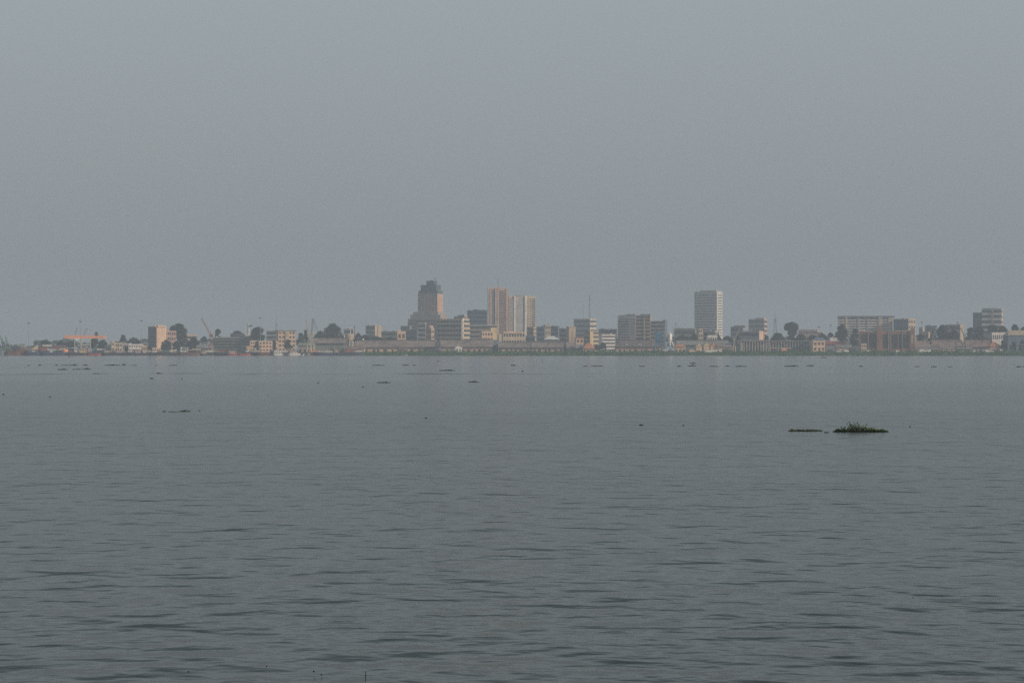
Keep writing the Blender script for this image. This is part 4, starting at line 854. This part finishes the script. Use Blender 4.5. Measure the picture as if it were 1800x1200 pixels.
# ---------------------------------------------------------------- floating weed
def weed(label, x0, x1, py, hpx, seed, kind='small', group='mats of water weed drifting on the river', name='floating_weed'):
    rr = random.Random(seed); D = wat(py); k = D/F; L = (x1-x0)*k; hz_ = hpx*k
    if x1-x0 < 5: hz_ *= .6; L *= .8
    t = thing(name, label, 'water weed', (PX((x0+x1)/2,D),D,0), 0, group)
    dp = min(L*.35, 3.0 if kind != 'big' else 1.6); mt = MB(); lv = MB(); dead = MB()
    ls = max(k*.9, .05) if kind != 'big' else .05
    n = int(max(60, min(900, L*dp/(ls*ls)*.9)))
    for i in range(n):
        u = rr.uniform(-1,1); v = rr.uniform(-1,1)*math.sqrt(1-u*u)
        prof = (1-u*u)**.8*(.55+.45*math.sin(seed+u*5)*math.sin(seed*1.7+u*11))
        z_ = max(.01,max(.35,prof)*(1-u*u)**.5*hz_*1.25*rr.random()**1.1)
        (mt if rr.random() < .6 else lv).leaf((u*L/2, v*dp/2, z_), ls*rr.uniform(.7,1.4), rr)
    mt.build('root_mat', 'weed_dark', t); lv.build('leaves', 'weed_green' if ('green' in label or 'peak' in label or 'feathery' in label or 'tufted' in label) else 'weed_olive', t)
    return t, L, D, k
def hyacinth(label, x0, x1, py, hpx, seed, peaks, brown):
    rr = random.Random(seed); D = wat(py); k = D/F; L = (x1-x0)*k
    t = thing('water_hyacinth', label, 'water weed', (PX((x0+x1)/2,D),D,0), 0, 'two nearest clumps of water hyacinth')
    dp = .95; mat_ = MB(); st = MB(); lf = MB(); dd = MB()
    xc = (x0+x1)/2
    def hgt(u):
        p = xc+u*L/2/k; return sum(h_*math.exp(-((p-c)/s_)**2) for c,s_,h_ in peaks)*k
    for i in range(int(L*420)):   # low tangled mat
        u = rr.uniform(-1,1); v = rr.uniform(-1,1)*math.sqrt(max(0,1-u*u)); e = (1-u*u)
        c_ = (u*L/2, v*dp*.5*(.4+.6*e), .005+rr.random()**2*(.05+.08*e)*min(1,hpx/9))
        (dd if rr.random() < brown*(1.5 if abs(u) > .5 else .6) else mat_).leaf(c_, rr.uniform(.025,.06), rr, .3)
    for i in range(int(L*(150 if hpx > 8 else 90))):   # upright leaf paddles
        u = rr.uniform(-.92,.92); v = rr.uniform(-1,1)*math.sqrt(1-u*u); h_ = hgt(u)*(.2+.85*rr.random()**1.6)+.03
        b0 = Vector((u*L/2, v*dp*.4, .02)); tip = b0 + Vector((rr.gauss(0,.4)*h_, rr.gauss(0,.3)*h_, h_*(1 if hpx > 8 else .7)))
        st.tube(b0, tip, .007, .005, n=3, caps=False)
        r_ = rr.uniform(.03,.055)*(1 if hpx > 8 else .65); n_ = Vector((rr.gauss(0,.6), rr.uniform(-1,.4), rr.gauss(.3,.5))).normalized(); a = n_.orthogonal().normalized(); b_ = n_.cross(a)
        base = tip; up = Vector((rr.gauss(0,.4),rr.gauss(0,.4),1)).normalized(); side = up.cross(n_); side = side.normalized() if side.length > .1 else a
        pts = [base, base+side*r_*.8+up*r_*.5, base+side*r_+up*r_*1.2, base+side*r_*.5+up*r_*1.9, base+up*r_*2.1, base-side*r_*.5+up*r_*1.9, base-side*r_+up*r_*1.2, base-side*r_*.8+up*r_*.5]
        (lf if rr.random() > brown*.5 else dd).add(pts, [tuple(range(8))])
    mat_.build('root_mat','weed_dark',t); st.build('stalks','weed_olive',t); lf.build('leaves','weed_green',t); dd.build('dead_leaves','weed_dead',t)
hyacinth('largest clump of water hyacinth with tall green leaves', 1464, 1561, 758.8, 14, 3, [(1494,2.5,8),(1500,2.5,13),(1508,4,13),(1517,3,8),(1482,3,6),(1523,2.5,10),(1503,20,3),(1538,4,4),(1530,3,5),(1473,3,4),(1550,3,2.5)], .25)
hyacinth('long low brownish clump of water hyacinth left of the largest clump', 1386, 1446, 757.3, 4, 4, [(1392,1.5,4.5),(1402,2,3),(1416,2,4.5),(1425,4,2),(1415,25,.6)], .65)
WE = [(97,102,642,2.0,'short thick weed mat, first of the upper left row'),(107,120,642.2,.7,'thin weed line after the first thick mat at upper left'),(122,136,642,2,'weed mat with a low hump in upper left row'),(144,155,642,1.9,'smooth humped weed mat fourth in the upper left row'),
 (184,211,642.2,1.8,'longest weed mat of the upper left row'),(214,222.5,642,3.2,'small peaked weed mat at right end of upper left row'),(48,53,642.3,.8,'tiny weed patch left of the upper left row'),(67,73,642.2,1.0,'tiny weed patch just before the first thick mat'),
 (231,240,642.3,.6,'faint weed sliver right of peaked mat'),(297,312,642.4,1.1,'thin weed mat under bright white hut and dark barge'),(273,276,642.4,.8,'speck of weed between faint sliver and thin mat'),
 (101,119,649.8,1.7,'left weed mat of the second row at left'),(127,143,649.3,1.3,'middle weed mat of the second row at left'),(145,160,649,2.8,'right weed mat of second row with small peak'),(163,174,656.8,1.4,'lone weed mat under the second row'),
 (274,285,656.6,1.9,'small weed mat with a nub on the ruffled water line'),(264,269,665.6,2.0,'dark weed bud pair below the ruffled line'),(318,321,665.8,1.2,'speck of weed right of the dark bud pair'),(4,8,693.5,2.6,'dark weed tuft near the left edge'),
 (86,90,697.5,1.6,'pale brown weed speck right of left edge tuft'),(286,292,723.4,1.4,'small weed piece left of the brownish stick mat'),(296,314,723.8,.5,'thin weed thread joined to brownish mat'),(315,336,723.2,4.2,'brownish tufted weed mat in the left middle water'),(349,352,722,1.2,'speck of weed right of brownish tufted mat'),
 (654,676,642.3,1.2,'thin long weed mat left of brown tower line'),(706,719,642,1.4,'short weed mat under the brown tower left side'),(725,731,642.2,1.3,'tiny weed mat beside short mat under brown tower'),(768,772,635.2,1.6,'weed speck nearest the far bank under brown tower'),(772,800,651.4,1.9,'long dark weed mat below wide balcony block'),
 (663,687,672.6,2.0,'tapering weed mat with thick left end'),(823,842,671.6,2.4,'twin humped green weed mat below the gap before pink tower'),(747,751,734.6,2.6,'single dark weed bud in the middle water'),(558,561,673,1.3,'weed speck far left of tapering mat'),(636,640,680.6,1.6,'weed speck left below tapering mat'),
 (897,907,642.6,2.2,'dark weed mat below cream slab'),(1024,1033,644,.9,'faint weed mat left of straight long mat'),(1039,1060,643.7,1.3,'straight long weed mat below bright white building'),(1124,1134,644,1.2,'faint weed pair below the broad complex'),(1190,1198,644,1.5,'small weed mat left of doubled mats'),
 (1209,1224,643.6,2.6,'thick dark weed mat, lower of doubled mats'),(1212,1224,639,3.0,'feathery weed mat, upper of doubled mats'),(1247,1263,644.2,1.7,'weed mat under lone pale tower'),(1275,1283,643.7,1.5,'small weed mat right of pale tower line'),(1292,1313,644.2,1.5,'long weed mat below luffing crane'),
 (917,920,653,1.6,'weed speck below cream slab mat'),(1124,1131,747.3,2.2,'small dark weed bit in right middle water'),(1199,1203,748,1.4,'brown weed speck right of small dark bit'),(1378,1404,643.8,1.9,'long weed mat below umbrella tree'),(1417,1431,643.2,2.0,'humped weed mat right of the long mat below umbrella tree'),
 (1510,1517,644.1,1.5,'small weed mat below brick square tower'),(1608,1617,644.5,1.1,'faint weed mat below the brown gabled warehouse'),(1636,1646,645,1.8,'weed mat below the second leaning crane'),(1666,1674,645,.8,'faint weed sliver below dense right trees'),(1786,1795,645,2.1,'weed mat near the right edge of river'),
 (1449,1457,760.3,1.2,'brown crumb of weed between the two hyacinth clumps'),(1598,1601,750,1.2,'tiny weed bud right above largest clump'),(1798,1803,645,1.2,'weed mat cut by the right edge'),(120,124,627.2,1.0,'dark speck of weed close under gantry crane barge')]
for i, (a,b_,py,h_,lb) in enumerate(WE): weed(lb, a, b_, py, h_, 40+i)
# near drifting bits
def bit(label, px, py, w, h, seed, kind='pod'):
    D = wat(py+h/2); k = D/F; t = thing('floating_twig' if kind == 'twig' else 'floating_seed_pod', label, 'twig' if kind == 'twig' else 'seed pod', (PX(px,D),D,0)); rr = random.Random(seed)
    if kind == 'twig':
        m_ = MB().tube((0,0,-.02),(.004,0,h*k*.55),.009,.007,n=6); m_.tube((.004,0,h*k*.55),(-.008,.01,h*k),.007,.003,n=6); m_.build('stem','weed_dark',t)
        MB().tube((.002,0,h*k*.4),(.02,.0,h*k*.55),.004,.002,n=5).build('side_shoot','weed_dark',t)
    else:
        r = w*k/2; h *= .38; m_ = MB().lathe(0,0,[(r*.3,-.01),(r,h*k*.2),(r*.9,h*k*.6),(r*.5,h*k*.9),(r*.1,h*k)],9); m_.v = [(a+rr.uniform(-.15,.15)*r,b_+rr.uniform(-.15,.15)*r,c_) for a,b_,c_ in m_.v]; m_.build('pod','weed_dark',t)
        MB().tube((0,0,h*k*.8),(r*.8,0,h*k*.95),.003,.002,n=4).build('stem','weed_dead',t)
bit('square dark pod floating at lower left', 331, 1178, 4, 4, 1); bit('tiny pod right of the square dark pod', 432, 1161, 1.6, 2, 2); bit('tiny pod further right at lower left', 468.5, 1168.5, 2, 2.2, 3)
bit('pointed dark pod, left of the near pair', 551.5, 1177, 3, 4.5, 4); bit('peaked dark pod, right of the near pair', 565, 1183, 3, 4, 5); bit('thin upright dark twig at the bottom', 642.5, 1183, 1.5, 9, 6, 'twig'); bit('lone tiny pod at lower right', 1605, 1049, 2.4, 2.4, 7)

# ---------------------------------------------------------------- light, sky, camera
SUN_EL, SUN_AZ = 22.0, 24.0    # azimuth: degrees from +X towards the camera side (-Y)
sd = Vector((math.cos(R(SUN_AZ))*math.cos(R(SUN_EL)), -math.sin(R(SUN_AZ))*math.cos(R(SUN_EL)), math.sin(R(SUN_EL))))
sl = bpy.data.lights.new('sun', 'SUN'); sl.energy = 2.85; sl.angle = R(1.5); sl.color = (1, .80, .62)
so = bpy.data.objects.new('sun', sl); C.objects.link(so); so.rotation_euler = sd.to_track_quat('Z', 'Y').to_euler()
wd = bpy.data.worlds.new('World'); bpy.context.scene.world = wd; wd.use_nodes = True
N = wd.node_tree.nodes; L = wd.node_tree.links; bg = N['Background']
sk = N.new('ShaderNodeTexSky'); sk.sky_type = 'NISHITA'; sk.sun_disc = False; sk.sun_elevation = R(SUN_EL)
sk.sun_rotation = math.atan2(sd.x, sd.y); sk.dust_density = 6; sk.air_density = 1.2
hs = N.new('ShaderNodeHueSaturation'); hs.inputs['Saturation'].default_value = .35
L.new(sk.outputs[0], hs.inputs['Color'])
tc = N.new('ShaderNodeTexCoord'); sx = N.new('ShaderNodeSeparateXYZ'); L.new(tc.outputs['Generated'], sx.inputs[0])
rp = N.new('ShaderNodeValToRGB'); L.new(sx.outputs[2], rp.inputs[0]); e = rp.color_ramp.elements
e[0].position = .0; e[0].color = (2.77,3.13,3.38,1); e[1].position = .17; e[1].color = (3.70,4.24,4.52,1)
x2 = e.new(.36); x2.color = (2.2,2.7,3.2,1); x3 = e.new(1.0); x3.color = (1.4,1.8,2.4,1)
mx = N.new('ShaderNodeMix'); mx.data_type = 'RGBA'; mx.inputs[0].default_value = .8
L.new(hs.outputs[0], mx.inputs[6]); L.new(rp.outputs[0], mx.inputs[7]); L.new(mx.outputs[2], bg.inputs[0]); bg.inputs[1].default_value = .1
cd = bpy.data.cameras.new('camera'); co = bpy.data.objects.new('camera', cd); C.objects.link(co)
co.location = (0,0,H); co.rotation_euler = (R(90),0,0); cd.sensor_width = 36; cd.lens = F/1800*36; cd.shift_y = (HOR-600)/1800
cd.clip_start = .5; cd.clip_end = 20000
sc = bpy.context.scene; sc.camera = co
sc.view_settings.view_transform = 'Standard'; sc.view_settings.look = 'None'; sc.view_settings.exposure = 0; sc.view_settings.gamma = 1
sc.render.engine = 'CYCLES'; sc.cycles.use_denoising = False; sc.cycles.max_bounces = 6; sc.cycles.volume_bounces = 1
